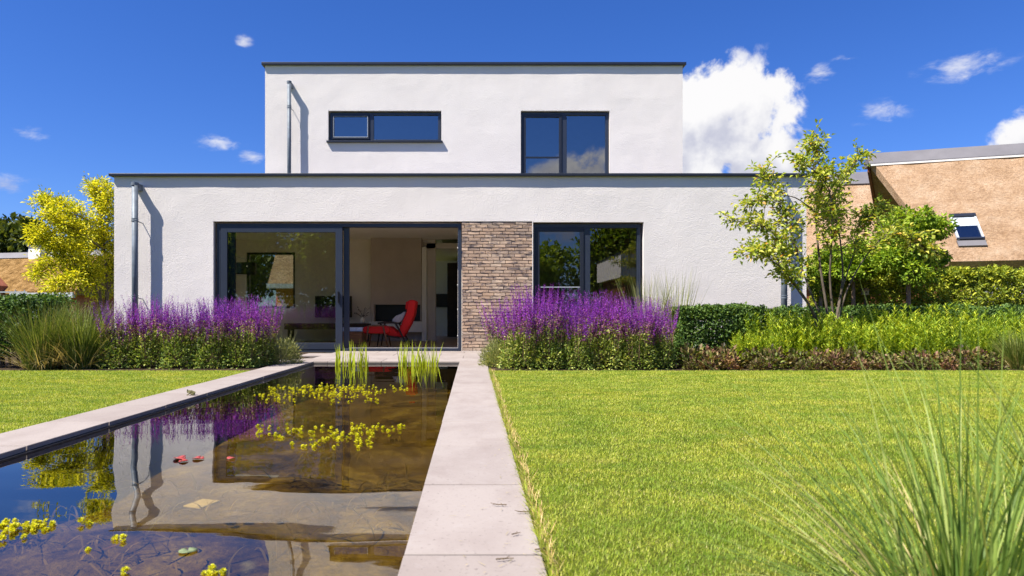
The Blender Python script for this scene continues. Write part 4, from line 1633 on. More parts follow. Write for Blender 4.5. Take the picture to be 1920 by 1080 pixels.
def hedge_leaves(x0, x1, y0, y1, z0, z1, n, ln, wd, seed, bump=.08, shell=.16):
    """a clipped hedge: leaves in a skin below an uneven box surface, top and near faces densest"""
    rng = np.random.default_rng(seed)
    wx, wy, wz = x1 - x0, y1 - y0, z1 - z0
    areas = np.array([wx * wz * 1.0, wx * wy, wy * wz * .7, wy * wz * .7, wx * wz * .35])
    cnt = (areas / areas.sum() * n).astype(int)
    P_, Nn = [], []
    for face, k in enumerate(cnt):
        u, v_ = rng.uniform(0, 1, k), rng.uniform(0, 1, k)
        dep = shell * rng.uniform(0, 1, k) ** 1.4
        if face == 0:
            p = np.stack([x0 + u * wx, np.full(k, y0), z0 + v_ * wz], 1); nn = np.array([0, -1, 0])
        elif face == 1:
            p = np.stack([x0 + u * wx, y0 + v_ * wy, np.full(k, z1)], 1); nn = np.array([0, 0, 1])
        elif face == 2:
            p = np.stack([np.full(k, x0), y0 + u * wy, z0 + v_ * wz], 1); nn = np.array([-1, 0, 0])
        elif face == 3:
            p = np.stack([np.full(k, x1), y0 + u * wy, z0 + v_ * wz], 1); nn = np.array([1, 0, 0])
        else:
            p = np.stack([x0 + u * wx, np.full(k, y1), z0 + v_ * wz], 1); nn = np.array([0, 1, 0])
        w = np.array([mnoise.noise((a * 2.3, b * 2.3, c * 2.3)) + .5 * mnoise.noise((a * 6, b * 6, c * 6)) for a, b, c in p])
        p = p + nn[None] * (bump * w - dep)[:, None]
        P_.append(p)
        Nn.append(np.repeat(nn[None], k, 0))
    p, nn = np.concatenate(P_), np.concatenate(Nn).astype(float)
    k = len(p)
    ax = unit(nn * .5 + rand_dirs(k, rng) + np.array([[0, 0, .25]]))
    nm = unit(nn + rand_dirs(k, rng) * .7 + np.array([[0, 0, .3]]))
    return leaf_cards(p, ax, nm, ln * rng.uniform(.6, 1.3, k), wd * rng.uniform(.7, 1.3, k))


def build_hedge(name, label, box, n, ln, wd, mat, seed, stems=(), bump=.08, core=True, extra=None):
    x0, x1, y0, y1, z0, z1 = box
    h = empty(name, ((x0 + x1) / 2, (y0 + y1) / 2, 0))
    tag(h, label, 'hedge')
    cx, cy = (x0 + x1) / 2, (y0 + y1) / 2
    v, t = hedge_leaves(x0 - cx, x1 - cx, y0 - cy, y1 - cy, z0, z1, n, ln, wd, seed, bump)
    parts = [(v, t, 0)]
    if extra is not None:
        parts.append((extra[0], extra[1], 0))
        v, t, _ = merge(parts)
    np_mesh('foliage', v, t, mat, parent=h)
    # twiggy heart of the hedge, real branches
    m = MB()
    rr = random.Random(seed)
    k = int((x1 - x0) * 9)
    for i in range(k):
        x = rr.uniform(x0 + .1, x1 - .1) - cx
        y = rr.uniform(y0 + .12, y1 - .1) - cy
        m.tube([(x, y, 0.0), (x + rr.uniform(-.1, .1), y + rr.uniform(-.08, .08), z1 * .5), (x + rr.uniform(-.25, .25), y + rr.uniform(-.1, .1), z1 * .93)], [.016, .011, .004], 5)
    m.build('stems', MT['bark'], h)
    return h


def tree_from_stems(name, label, cat, base, stems, mat, bark, seed, twigs, leaves, ln, wd, twig_len=.45, start=.45, droop=0.0, group=None, leaf_spread=.05):
    """stems: polylines (world points) with radii; twigs spring from their outer parts and carry the leaves"""
    rng = np.random.default_rng(seed)
    rr = random.Random(seed)
    root = empty(name, base)
    tag(root, label, cat, group)
    B = Vector(base)
    m = MB()
    ends = []
    for pts, r0, r1 in stems:
        pts = [Vector(p) - B for p in pts]
        # smooth the polyline
        fine = []
        for i in range(len(pts) - 1):
            p0 = pts[max(i - 1, 0)]; p1 = pts[i]; p2 = pts[i + 1]; p3 = pts[min(i + 2, len(pts) - 1)]
            for s in range(4):
                t = s / 4
                fine.append(0.5 * ((2 * p1) + (-p0 + p2) * t + (2 * p0 - 5 * p1 + 4 * p2 - p3) * t * t + (-p0 + 3 * p1 - 3 * p2 + p3) * t ** 3))
        fine.append(pts[-1])
        n = len(fine)
        m.tube(fine, [r0 + (r1 - r0) * i / (n - 1) for i in range(n)], 7)
        ends.append(fine)
    m.build('trunk', bark, root, smooth=True)
    tw = MB()
    C, A, Nn = [], [], []
    for fine in ends:
        L = sum((fine[i + 1] - fine[i]).length for i in range(len(fine) - 1))
        k = max(3, int(twigs * L))
        for _ in range(k):
            f = start + (1 - start) * rr.random() ** .8
            q = f * (len(fine) - 1)
            i = min(int(q), len(fine) - 2)
            p = fine[i].lerp(fine[i + 1], q - i)
            d = (fine[i + 1] - fine[i]).normalized()
            s = Vector((rr.gauss(0, 1), rr.gauss(0, 1), rr.gauss(0, .55))).normalized()
            dd = (s + d * .6 + Vector((0, 0, .25 - droop))).normalized()
            l = twig_len * rr.uniform(.35, 1.1) * (1.15 - .5 * f)
            e = p + dd * l + Vector((0, 0, -droop * l * .5))
            mid = (p + e) / 2 + Vector((0, 0, .08 * l))
            tw.tube([p, mid, e], [.006, .004, .0015], 4, caps=False)
            for _2 in range(leaves):
                g = rr.random() ** .7
                c = p.lerp(mid, g * 2) if g < .5 else mid.lerp(e, g * 2 - 1)
                off = Vector((rr.gauss(0, 1), rr.gauss(0, 1), rr.gauss(0, .8))) * leaf_spread
                C.append(c + off * .6)
                A.append(off.normalized() + dd * .5 + Vector((0, 0, -.1)))
                Nn.append(Vector((rr.gauss(0, .5), rr.gauss(0, .5), 1)))
    tw.build('twigs', bark, root)['kind'] = 'stuff'
    C, A, Nn = np.array(C), np.array(A), np.array(Nn)
    n = len(C)
    v, t = leaf_cards(C, A, Nn, ln * rng.uniform(.6, 1.25, n), wd * rng.uniform(.7, 1.25, n))
    np_mesh('crown', v, t, mat, parent=root)
    return root


def blob_tree(name, label, base, height, trunk_r, crown, mat, bark, seed, n, ln, wd, cat='tree', group=None, shell=.55, clumps=26, clump_r=.42):
    """trunk with forking limbs; leaves gathered in clumps through the crown volume"""
    rng = np.random.default_rng(seed)
    rr = random.Random(seed)
    cx, cy, cz, rx, ry, rz = crown
    root = empty(name, base)
    tag(root, label, cat, group)
    m = MB()
    m.tube([(0, 0, -.03), (rr.uniform(-.02, .02), 0, cz * .5), (cx * .6, cy * .6, cz)], [trunk_r, trunk_r * .8, trunk_r * .45], 8)
    cen = []
    for i in range(clumps):
        d = Vector(rand_dirs(1, rng)[0])
        r = rr.uniform(shell, 1.0)
        p = Vector((cx + d.x * rx * r, cy + d.y * ry * r, cz + d.z * rz * r))
        cen.append(p)
        if i % 2 == 0:
            st = Vector((cx * .4, cy * .4, max(cz - rz * .9, cz * .45) + rr.uniform(0, .4) * rz))
            mid = st.lerp(p, .5) + Vector((0, 0, .06 * rz))
            m.tube([st, mid, p], [trunk_r * .32, trunk_r * .18, trunk_r * .06], 5, caps=False)
    m.build('trunk', bark, root, smooth=True)
    cen = np.array(cen)
    k = rng.integers(0, len(cen), n)
    sc = clump_r * rng.uniform(.6, 1.15, len(cen))
    d = rand_dirs(n, rng)
    p = cen[k] + d * (sc[k] * rng.uniform(0.25, 1, n) ** .6)[:, None] * np.array([[rx, ry, rz * .8]])
    ax = unit(d + rand_dirs(n, rng) * .9)
    nm = unit(d * .5 + rand_dirs(n, rng) * .7 + np.array([[0, 0, .6]]))
    v, t = leaf_cards(p, ax, nm, ln * rng.uniform(.6, 1.3, n), wd * rng.uniform(.7, 1.3, n))
    np_mesh('crown', v, t, mat, parent=root)
    return root


def build_beds():
    rng = np.random.default_rng(21)
    # --- salvias
    pl = [make_salvia(31, .84), make_salvia(32, .86), make_salvia(33, .80)]
    left = [(-4.75, 9.15, .92), (-4.35, 9.2, .95), (-3.92, 9.1, .92), (-3.5, 9.15, .98), (-3.12, 9.2, .96), (-4.95, 9.75, .95), (-4.5, 9.8, .98), (-4.1, 9.75, 1.0), (-3.65, 9.8, 1.03), (-3.25, 9.75, 1.05), (-2.98, 9.55, .95)]
    place_copies(pl, left, row_labels(left, [('front', 9.4), ('back', 99)], 'purple salvia clump in the %s row left of the pond, %s from %s', 'the pond', True), 'salvia', 'purple salvia left of the pond', rng)
    pr = [make_salvia(41, .90), make_salvia(42, .92), make_salvia(43, .88)]
    right = [(.62, 9.0, .98), (.98, 9.0, 1.0), (1.36, 8.98, .96), (1.75, 9.0, 1.0), (2.15, 8.98, .95), (2.48, 9.05, .88), (.48, 9.45, 1.0), (.86, 9.55, 1.04), (1.25, 9.6, 1.05), (1.65, 9.55, 1.05), (2.05, 9.6, 1.0), (2.4, 9.5, .95)]
    place_copies(pr, right, row_labels(right, [('front', 9.25), ('back', 99)], 'purple salvia clump in the %s row right of the path, %s from %s', 'the path'), 'salvia', 'purple salvia right of the path', rng)
    # --- pale mounds at the inner ends
    for loc, sc, lab, sd in (((-2.72, 9.75, -.02), 1.0, 'pale green lavender mound at the pond end of the left bed', 5), ((.34, 9.35, -.02), 1.0, 'pale green lavender mound beside the path under the brick panel', 6)):
        r_ = np.random.default_rng(sd)
        b = empty('lavender_mound', loc)
        tag(b, lab, 'shrub')
        v, t = mound_leaves(2600, .27, .30, .36, .05, .006, r_, shell=.3, up=.8)
        np_mesh('foliage', v, t, MT['lavender_leaf'], parent=b)
        n = 130
        a = r_.uniform(0, 6.28, n)
        v, t = blade_strips(np.stack([np.cos(a) * .1, np.sin(a) * .1, np.full(n, .05)], 1), a, r_.uniform(.3, .52, n), .004, r_.uniform(.05, .95, n), .1, 3, r_)
        np_mesh('flower_stems', v, t, MT['lavender_leaf'], parent=b)
    # --- grasses
    for (x, y, s, sd, lab) in ((-5.66, 9.0, .92, 51, 'tall arching green grass clump beside the dark hedge'), (-5.22, 9.1, .92, 52, 'tall green grass clump touching the left salvias')):
        g = make_grass('grass_clump', 900, 1.0, .012, 1, .24, sd, (MT['grass_clump'], MT['grass_dry']), .16, 7, (.0, .38), (.0, 1.05))
        g.location = (x, y, -.02)
        g.scale = (s, s, s)
        tag(g, lab, 'grass', 'tall grass clumps left of the house')
    g = make_grass('grass_clump', 900, .55, .007, 1, .13, 53, (MT['grass_clump'], MT['grass_dry']), .15, 6, (.0, .55), (.1, .9))
    g.location = (7.15, 8.95, -.02)
    tag(g, 'low fine leaved grass clump at the right end of the stonecrop', 'grass')
    for x, y, sd, lab in ((2.62, 10.2, 54, 'feathery upright grass behind the right salvias near the window'), (3.05, 10.3, 55, 'feathery upright grass behind the right salvias by the white wall')):
        g = make_grass('feather_grass', 230, 1.38, .010, 1, .16, sd, (MT['feather'], MT['grass_dry']), .0, 6, (.0, .26), (.05, .45))
        g.location = (x, y, -.02)
        tag(g, lab, 'grass')
    # thin seed stalks in front of the left wall
    g = make_grass('feather_grass', 45, 1.1, .005, 1, .2, 57, (MT['feather'], MT['grass_dry']), .0, 6, (.0, .2), (.05, .4))
    g.location = (-4.85, 10.3, -.02)
    tag(g, 'sparse thin grass stalks behind the left salvias against the wall', 'grass')

    # --- stonecrop
    def make_sedum(seed):
        r_ = np.random.default_rng(seed)
        o = empty('stonecrop_plant')
        n = 230
        d = rand_dirs(n, r_)
        d[:, 2] = np.abs(d[:, 2])
        rr_ = r_.uniform(.45, 1, n)
        p = d * rr_[:, None] * np.array([[.19, .19, .27]])
        v, t = leaf_cards(p, unit(d + rand_dirs(n, r_) * .6 + np.array([[0, 0, .3]])), unit(np.array([[0, 0, 1.]]) + rand_dirs(n, r_) * .6), .07 * r_.uniform(.6, 1.2, n), .042 * r_.uniform(.7, 1.2, n), .12)
        np_mesh('foliage', v, t, MT['sedum'], parent=o)
        a = r_.uniform(0, 6.28, 26)
        v, t = blade_strips(np.zeros((26, 3)), a, r_.uniform(.14, .27, 26), .008, r_.uniform(.05, .8, 26), .1, 2, r_)
        np_mesh('stems', v, t, MT['salvia_stem'], parent=o)
        return o
    ps = [make_sedum(61), make_sedum(62), make_sedum(63), make_sedum(64)]
    sp = []
    x = 2.78
    while x < 7.0:
        sp.append((x + rng.uniform(-.05, .05), 8.78 + rng.uniform(-.03, .05), rng.uniform(.45, .95)))
        sp.append((x + .12 + rng.uniform(-.03, .03), 9.08 + rng.uniform(-.04, .04), rng.uniform(.7, 1.2)))
        x += .245 + (.1 if rng.uniform() < .15 else 0)
    place_copies(ps, sp, row_labels(sp, [('front', 8.93), ('back', 99)], 'bronze stonecrop in the %s row along the lawn, %s from %s', 'the salvias'), 'stonecrop', 'bronze stonecrop edging the right lawn', rng)

    # --- bright spurge: upright stems whorled with narrow leaves
    def make_spurge(seed, hgt):
        r_ = np.random.default_rng(seed)
        o = empty('spurge_plant')
        C, A, Nn, b_, az_, ln_, le_ = [], [], [], [], [], [], []
        for k in range(34):
            a = r_.uniform(0, 6.28)
            r0 = .2 * math.sqrt(r_.uniform())
            le = r0 / .2 * r_.uniform(.05, .35)
            L = hgt * r_.uniform(.72, 1.08)
            base = np.array([math.cos(a) * r0, math.sin(a) * r0, 0])
            dr = np.array([math.cos(a) * math.sin(le), math.sin(a) * math.sin(le), math.cos(le)])
            b_.append(base); az_.append(a); ln_.append(L); le_.append(le)
            for j in range(54):
                f = .2 + .8 * (j + r_.uniform()) / 54
                aa = r_.uniform(0, 6.28)
                out = np.array([math.cos(aa), math.sin(aa), .75 + .6 * f])
                C.append(base + dr * L * f)
                A.append(out)
                Nn.append(np.array([0, 0, 1.]) + r_.normal(0, .4, 3))
        n = len(C)
        v, t = leaf_cards(np.array(C), np.array(A), np.array(Nn), .07 * r_.uniform(.5, 1.25, n), .012 * r_.uniform(.7, 1.3, n), .2)
        np_mesh('foliage', v, t, MT['euphorbia'], parent=o)
        v, t = blade_strips(np.array(b_), np.array(az_), np.array(ln_), .006, np.array(le_), 0.0, 2, r_, 3)
        np_mesh('stems', v, t, MT['euphorbia'], parent=o)
        return o
    pe = [make_spurge(71, .70), make_spurge(72, .74), make_spurge(73, .68), make_spurge(74, .72)]
    sp = []
    for j, yy in enumerate((9.42, 9.85, 10.3)):
        x = 3.72 + .10 * j
        while x < 9.4:
            fade = .82 if x < 4.0 else 1.0
            sp.append((x + rng.uniform(-.07, .07), yy + rng.uniform(-.08, .08), fade * rng.uniform(.68, 1.14) * (.88 + .09 * j)))
            x += .36
    place_copies(pe, sp, row_labels(sp, [('front', 9.64), ('middle', 10.08), ('back', 99)], 'yellow green spurge in the %s row of the right border, %s from %s', 'the salvias'), 'spurge', 'yellow green spurge in the right border', rng)

    # --- hedges
    build_hedge('hornbeam_hedge', 'dark green clipped hedge at the left edge of the picture', (-8.6, -5.85, 9.0, 9.8, .16, .91), 9000, .060, .040, MT['hedge'], 81, bump=.07)
    build_hedge('hornbeam_hedge', 'low green hedge top behind the tall grass clumps left of the house', (-9.6, -7.05, 11.4, 12.1, .10, .98), 5000, .065, .045, MT['hedge'], 82)
    build_hedge('low_hedge', 'low dark green hedge in front of the white wall right of the salvias', (3.3, 9.2, 10.75, 11.5, .05, .80), 14000, .060, .032, MT['box'], 83, bump=.09)
    build_hedge('box_hedge', 'clipped dark green hedge block between the salvias and the spurge', (2.98, 4.15, 9.75, 10.6, .03, .80), 15000, .045, .028, MT['box'], 85, bump=.06)
    rg = np.random.default_rng(8)
    n = 900
    px = rg.uniform(-3.9, 3.9, n)
    v, t = blade_strips(np.stack([px, rg.uniform(-.5, .5, n), np.full(n, 1.45)], 1), rg.uniform(0, 6.28, n), rg.uniform(.1, .36, n), .03, rg.uniform(0, .5, n), .3, 2, rg)
    build_hedge('yew_hedge', 'shaggy yellow green hedge in front of the thatched house on the right', (8.0, 16.3, 15.2, 16.3, .0, 1.66), 60000, .10, .038, MT['yew'], 84, bump=.2, extra=(v, t))

    # --- foreground grass, close to the lens
    for x, y, n, L, sd, lab in ((1.00, 1.38, 520, .76, 91, 'blurred arching grass clump in the lower right foreground'), (1.44, 1.55, 320, .78, 92, 'blurred grass clump at the right edge of the foreground')):
        g = make_grass('foreground_grass', n, L, .0052, 1, .10, sd, (MT['near_grass'], MT['grass_dry']), .07, 9, (.0, 1.3), (.1, 1.5))
        g.location = (x, y, -.02)
        tag(g, lab, 'grass')


def build_trees():
    # serviceberry: several slender stems from one foot, open umbrella crown
    D = 9.75

    def pp(X, Y, dy=0.0):
        return P(X, Y, D + dy)
    base = P(1548, 668, D)
    base.z = -.03
    b = (1548, 668)
    stems = [
        ([base, pp(1530, 605), pp(1516, 570, -.05), pp(1484, 520, -.15), pp(1466, 470, -.25), pp(1440, 428, -.3), pp(1372, 414, -.35)], .022, .004),
        ([base, pp(1540, 600, .1), pp(1520, 548, .15), pp(1492, 470, .2), pp(1470, 400, .25), pp(1432, 322, .3)], .020, .004),
        ([base, pp(1552, 600, .05), pp(1538, 500, .1), pp(1530, 400, .1), pp(1542, 340, .1), pp(1522, 268, .1)], .024, .004),
        ([base, pp(1562, 610, -.1), pp(1556, 520, -.15), pp(1560, 430, -.2), pp(1552, 350, -.25), pp(1500, 300, -.4)], .020, .004),
        ([base, pp(1568, 600, .15), pp(1580, 520, .25), pp(1574, 440, .3), pp(1562, 370, .3), pp(1612, 290, .35)], .020, .004),
        ([base, pp(1572, 600, 0), pp(1590, 540, -.05), pp(1624, 480, -.1), pp(1664, 441, -.15), pp(1705, 447, -.2), pp(1742, 472, -.2)], .016, .003),
        ([base, pp(1532, 600, -.2), pp(1500, 550, -.35), pp(1462, 500, -.5), pp(1420, 470, -.6)], .016, .003),
        ([base, pp(1574, 560, .3), pp(1602, 470, .5), pp(1612, 420, .6), pp(1650, 390, .7)], .014, .003),
        ([pp(1530, 400, .1), pp(1490, 370, .0), pp(1440, 368, -.1), pp(1400, 385, -.15)], .010, .003),
        ([pp(1492, 470, .2), pp(1460, 455, .3), pp(1425, 462, .4), pp(1400, 470, .45)], .008, .003),
    ]
    tree_from_stems('serviceberry_tree', 'slender multi stemmed tree with open yellow green crown before the wall corner', 'tree', base, stems, MT['amelanchier'], MT['bark'], 101, 19, 13, .074, .041, .42, .50, .05, leaf_spread=.045)

    # trees behind the border, row of small standards
    for X, d, cz, r, rz, sd, n, lab in (
            (1702, 14.2, 2.22, .74, .80, 111, 12000, 'round crowned small tree with bare trunk in front of the thatched roof'),
            (1600, 14.8, 1.84, .55, .50, 112, 5200, 'small round tree with pale trunk between the slender tree and the hedge'),
            (1540, 15.2, 1.70, .36, .50, 113, 2600, 'small green tree beside the right corner of the white house')):
        p = P(X, 600, d)
        p.z = -.02
        blob_tree('standard_tree', lab, p, 2.6, .055, (0, 0, cz, r, r, rz), MT['globe'], MT['pale_bark'], sd, n, .085, .045, 'tree', 'small standard trees beside the house', .35, 34, .40)

    # golden tree left of the house: tiers of arching sprays
    base = P(196, 600, 17.0)
    base.z = -.03
    G = 17.0

    def gg(X, Y, dy=0.0):
        return P(X, Y, G + dy)
    stems = [
        ([base, gg(186, 545), gg(165, 500, .2), gg(140, 455, .3), gg(112, 400, .4), gg(92, 378, .4)], .045, .006),
        ([base, gg(200, 540, .1), gg(196, 470, .2), gg(190, 410, .3), gg(184, 352, .3)], .05, .006),
        ([base, gg(182, 548, -.3), gg(150, 505, -.6), gg(110, 470, -.8), gg(70, 440, -.9)], .035, .005),
        ([base, gg(205, 530, .4), gg(225, 450, .7), gg(240, 390, .8)], .04, .006),
        ([gg(165, 500, .2), gg(130, 492, 0), gg(100, 498, -.2), gg(72, 512, -.3)], .02, .004),
        ([gg(190, 430, .3), gg(160, 410, -.2), gg(132, 400, -.5), gg(118, 388, -.6)], .02, .004),
        ([gg(196, 470, .2), gg(170, 450, -.4), gg(140, 430, -.8), gg(98, 405, -1.0)], .022, .004),
        ([gg(200, 540, .1), gg(170, 520, -.5), gg(140, 525, -.9), gg(105, 540, -1.0)], .022, .004),
        ([gg(190, 410, .3), gg(200, 385, .0), gg(206, 362, -.1)], .018, .004),
    ]
    tree_from_stems('golden_tree', 'golden yellow leaved tree beside the left wall of the house', 'tree', base, stems, MT['golden'], MT['bark'], 121, 22, 46, .085, .036, .66, .25, .12, leaf_spread=.11)

    # dark wood at the far left, trees one can tell apart
    for i, (x, y, h, r, lab) in enumerate(((-62, 80, 13.2, 7.5, 'dark green broad tree at the far left behind the thatched roof'), (-51, 82, 12.0, 6.5, 'dark green tree behind the white chimney on the left'), (-41, 84, 9.6, 6.0, 'dark green tree behind the golden tree'))):
        blob_tree('far_tree', lab, (x, y, 0), h, .4, (0, 0, h * .56, r, r, h * .44), MT['dark_tree'], MT['bark'], 131 + i, 7000, .75, .5, 'tree', 'dark trees at the far left', .3, 40, .36)
    blob_tree('far_tree', 'added dark tree filling the sky in the rear window beside the orange outbuilding', (-11.6, 33, 0), 5, .2, (0, 0, 2.6, 1.7, 1.7, 2.1), MT['dark_tree'], MT['bark'], 138, 5000, .4, .28, 'tree', None, .2, 40, .42)  # tree added to cover the bright sky behind the rear window
    # trees that stand behind the viewer and show in the panes
    for i, (x, y, h, r, lab) in enumerate((
            (-22, -17, 9.5, 4.6, 'dense tree mirrored at the left edge of the sliding door'),
            (-16, -19, 9.0, 4.2, 'dense tree mirrored left of the middle of the sliding door'),
            (-10.5, -20, 9.2, 4.0, 'dense tree mirrored right of the middle of the sliding door'),
            (-4.5, -21, 8.0, 3.8, 'dense tree mirrored at the open edge of the sliding door'),
            (3.6, -20, 5.4, 3.2, 'bushy tree mirrored in the left half of the right window'),
            (10.2, -19, 9.6, 3.6, 'dense tree mirrored behind the white annex in the right window'),
            (17.5, -18, 8.5, 4.2, 'dense tree mirrored at the right edge of the right window'))):
        blob_tree('garden_tree', lab, (x, y, 0), h, .22, (0, 0, h * .5, r, r * .8, h * .5), MT['globe'], MT['bark'], 141 + i, 9000, .34, .24, 'tree', 'trees mirrored in the panes', .2, 54, .42)


def build_pond_life():
    rng = np.random.default_rng(5)
    # upright leaves at the far end
    for X0, X1, n, sd, lab in ((628, 690, 64, 1, 'upright yellow green water plant at the far end of the pond, left clump'), (746, 822, 76, 2, 'upright yellow green water plant at the far end of the pond, right clump')):
        r_ = np.random.default_rng(sd)
        xa, xb = (X0 - CX) * 9.85 / F, (X1 - CX) * 9.85 / F
        c = empty('water_plant', ((xa + xb) / 2, 9.85, WZ))
        tag(c, lab, 'water plant', 'upright water plants at the far end of the pond')
        x = r_.uniform(xa, xb, n) - (xa + xb) / 2
        tall = .14 + .25 * r_.uniform(0, 1, n) ** .8
        b = np.stack([x, r_.uniform(-.16, .14, n), np.full(n, -.12)], 1)
        for k in range(n):
            v, t = blade_strips(b[k:k + 1], r_.uniform(0, 6.28, 1), tall[k] + .12, .021 * r_.uniform(.8, 1.4), np.abs(r_.normal(0, .11, 1)), r_.uniform(-.15, .5, 1), 5, r_, 3)
            np_mesh('leaf', v, t, MT['reed'], parent=c)

    # floating rosettes
    def rosette_mesh(seed):
        r_ = np.random.default_rng(seed)
        n = 44
        lev = r_.uniform(0, 1, n)
        a = r_.uniform(0, 6.28, n)
        p = np.stack([np.cos(a) * .004, np.sin(a) * .004, lev * .034], 1)
        ax = np.stack([np.cos(a), np.sin(a), .5 + lev * 1.2], 1)
        v, t = leaf_cards(p, ax, np.array([[0, 0, 1.]]) + r_.normal(0, .3, (n, 3)), .024 * (1.15 - .5 * lev), .011, .2)
        me = np_mesh('rosette', v, t, MT['rosette'])
        d = me.data
        bpy.data.objects.remove(me)
        return d
    RM = [rosette_mesh(s) for s in range(5)]

    def patch(lab, blobs, name='floating_plant'):
        pts = []
        for X0, X1, Y0, Y1, n in blobs:
            for _ in range(n):
                X = rng.uniform(X0, X1)
                Y = np.clip(rng.normal((Y0 + Y1) / 2, (Y1 - Y0) / 4), Y0, Y1)
                d = F * (H - WZ) / (Y - CY)
                p = P(X, Y, d)
                if PW0 + .05 < p.x < PW1 - .04 and p.y < PY1 - .15:
                    pts.append((p.x, p.y))
        pts = np.array(pts)
        c = pts.mean(0)
        r = empty(name, (c[0], c[1], WZ))
        tag(r, lab, 'water plant', 'floating rosette plants on the pond')
        for x, y in pts:
            o = bpy.data.objects.new('rosette', RM[rng.integers(0, 5)])
            s = rng.uniform(.36, .66)
            o.scale = (s, s, s * .75)
            o.location = (x - c[0], y - c[1], rng.uniform(-.008, .006))
            o.rotation_euler = (rng.normal(0, .3), rng.normal(0, .3), rng.uniform(0, 6.28))
            link(o, r)
        # trailing stems just under the surface
        n = len(pts)
        b = np.concatenate([pts - c[None], np.full((n, 1), -.006)], 1)
        V, T, n0 = [], [], 0
        v, t = blade_strips(np.repeat(b, 3, 0), rng.normal(2.6, .9, 3 * n), rng.uniform(.05, .16, 3 * n), .0035, rng.uniform(1.6, 1.95, 3 * n), rng.uniform(-.15, .4, 3 * n), 5, rng, .3)
        np_mesh('runners', v, t, MT['runner'], parent=r)
        v, t = blade_strips(np.repeat(b, 3, 0) - np.array([[0, 0, .03]]), rng.uniform(0, 6.28, 3 * n), rng.uniform(.04, .13, 3 * n), .008, rng.uniform(1.6, 2.0, 3 * n), rng.uniform(-.3, 1.2, 3 * n), 4, rng, .5)
        k = np_mesh('submerged_leaves', v, t, MT['weed'], parent=r)
        k['kind'] = 'stuff'
    patch('wide mat of yellow green floating rosettes in the far part of the pond', [(505, 700, 720, 740, 95), (560, 715, 728, 746, 60), (470, 560, 738, 756, 22), (640, 765, 722, 736, 22), (600, 715, 742, 756, 16)])
    patch('scattered yellow green floating rosettes in the middle of the pond', [(470, 560, 790, 822, 20), (560, 640, 795, 835, 22), (620, 700, 805, 840, 44), (660, 760, 795, 815, 26), (545, 625, 826, 845, 7)])
    patch('group of yellow green floating rosettes at the left edge of the foreground water', [(2, 50, 975, 1015, 17), (48, 100, 970, 1000, 15)])
    patch('few single yellow green rosettes drifting in the foreground water', [(145, 165, 978, 990, 2), (155, 170, 1022, 1034, 2), (215, 240, 1003, 1016, 3), (380, 425, 1066, 1080, 6), (228, 242, 1072, 1080, 2)])

    # lily leaves, reddish, lying on the water
    def lily(X, Y, w, lab, curl, rot, mat='lily'):
        d = F * (H - WZ) / (Y - CY)
        p = P(X, Y, d)
        p.z = WZ + .003
        n = 22
        vs = [(0, 0, 0.0)]
        for ring, f in ((1, .5), (2, 1.0)):
            for i in range(n):
                a = .18 + (2 * math.pi - .36) * i / (n - 1)
                r = w * f * (1 + .04 * math.sin(3 * a))
                vs.append((r * math.cos(a), r * math.sin(a) * 1.15, (curl * f ** 3 * (.5 + .5 * math.sin(a * 2 + rot)))))
        fs = [(0, 1 + i, 2 + i) for i in range(n - 1)]
        fs += [(1 + i, 1 + n + i, 2 + n + i, 2 + i) for i in range(n - 1)]
        mb = MB()
        mb.add(vs, fs)
        o = mb.build('lily_leaf', MT[mat], smooth=True)
        m = o.modifiers.new('thick', 'SOLIDIFY')
        m.thickness = .002
        o.location = p
        o.rotation_euler = (0, 0, rot)
        tag(o, lab, 'lily leaf', 'loose leaves floating on the pond')
    lily(337, 861, .030, 'curled red lily leaf, leftmost of three on the water', .010, .6)
    lily(344, 866, .020, 'small red lily leaf overlapping the leftmost curled one', .006, 2.6)
    lily(372, 861, .026, 'flat red lily leaf, middle of three on the water', .008, 1.2)
    lily(433, 860.5, .021, 'small red lily leaf farthest right, near the dark reflection', .004, 3.6)
    lily(352, 1035, .024, 'ragged pale green leaf floating in the near water', .0015, 2.0, 'pale_leaf')

    # pale tile lying under water
    mb = MB()
    mb.box((-.062, -.08, -.03), (.062, .08, 0))
    o = mb.build('submerged_tile', MT['pale_slab'], bevel=.004)
    d = F * (H + .40) / (943 - CY)
    o.location = P(378, 943, d)
    o.rotation_euler = (0, 0, -.35)
    tag(o, 'pale yellow square tile lying under the water', 'tile')

    # weed growing from the bed near the front
    r_ = np.random.default_rng(77)
    V = []
    n = 330
    cx = r_.uniform(-2.3, -.3, 60)
    cy = 1.5 + 3.0 * r_.uniform(0, 1, 60) ** 1.8
    k = r_.integers(0, 60, n)
    b = np.stack([np.clip(cx[k] + r_.normal(0, .11, n), PW0 + .03, PW1 - .03), cy[k] + r_.normal(0, .11, n), np.full(n, -.41)], 1)
    v, t = blade_strips(b, r_.uniform(0, 6.28, n), r_.uniform(.12, .36, n), .014, r_.uniform(0.3, 1.1, n), r_.uniform(1.2, 4.0, n), 8, r_, 1.5)
    v[:, 2] = np.minimum(v[:, 2], WZ - .02)
    v[:, 0] = np.clip(v[:, 0], PW0 + .01, PW1 - .01)
    tag(np_mesh('pond_weed', v, t, MT['weed']), 'brownish feathery weed growing under the pond water', 'pond weed', kind='stuff')

    # frog on the left coping
    d = F * H / (741 - CY)
    p = P(359, 741, d)
    fr = empty('frog', (p.x, p.y, 0.003), rad(200))
    tag(fr, 'small brown green frog sitting on the left stone edging of the pond', 'frog')
    # body skeleton: facing +x
    pts = [(-.030, 0, .010), (-.012, 0, .020), (.008, 0, .026), (.026, 0, .030), (.040, 0, .028)]
    rd = [.010, .019, .020, .016, .007]
    edges = [(0, 1), (1, 2), (2, 3), (3, 4)]
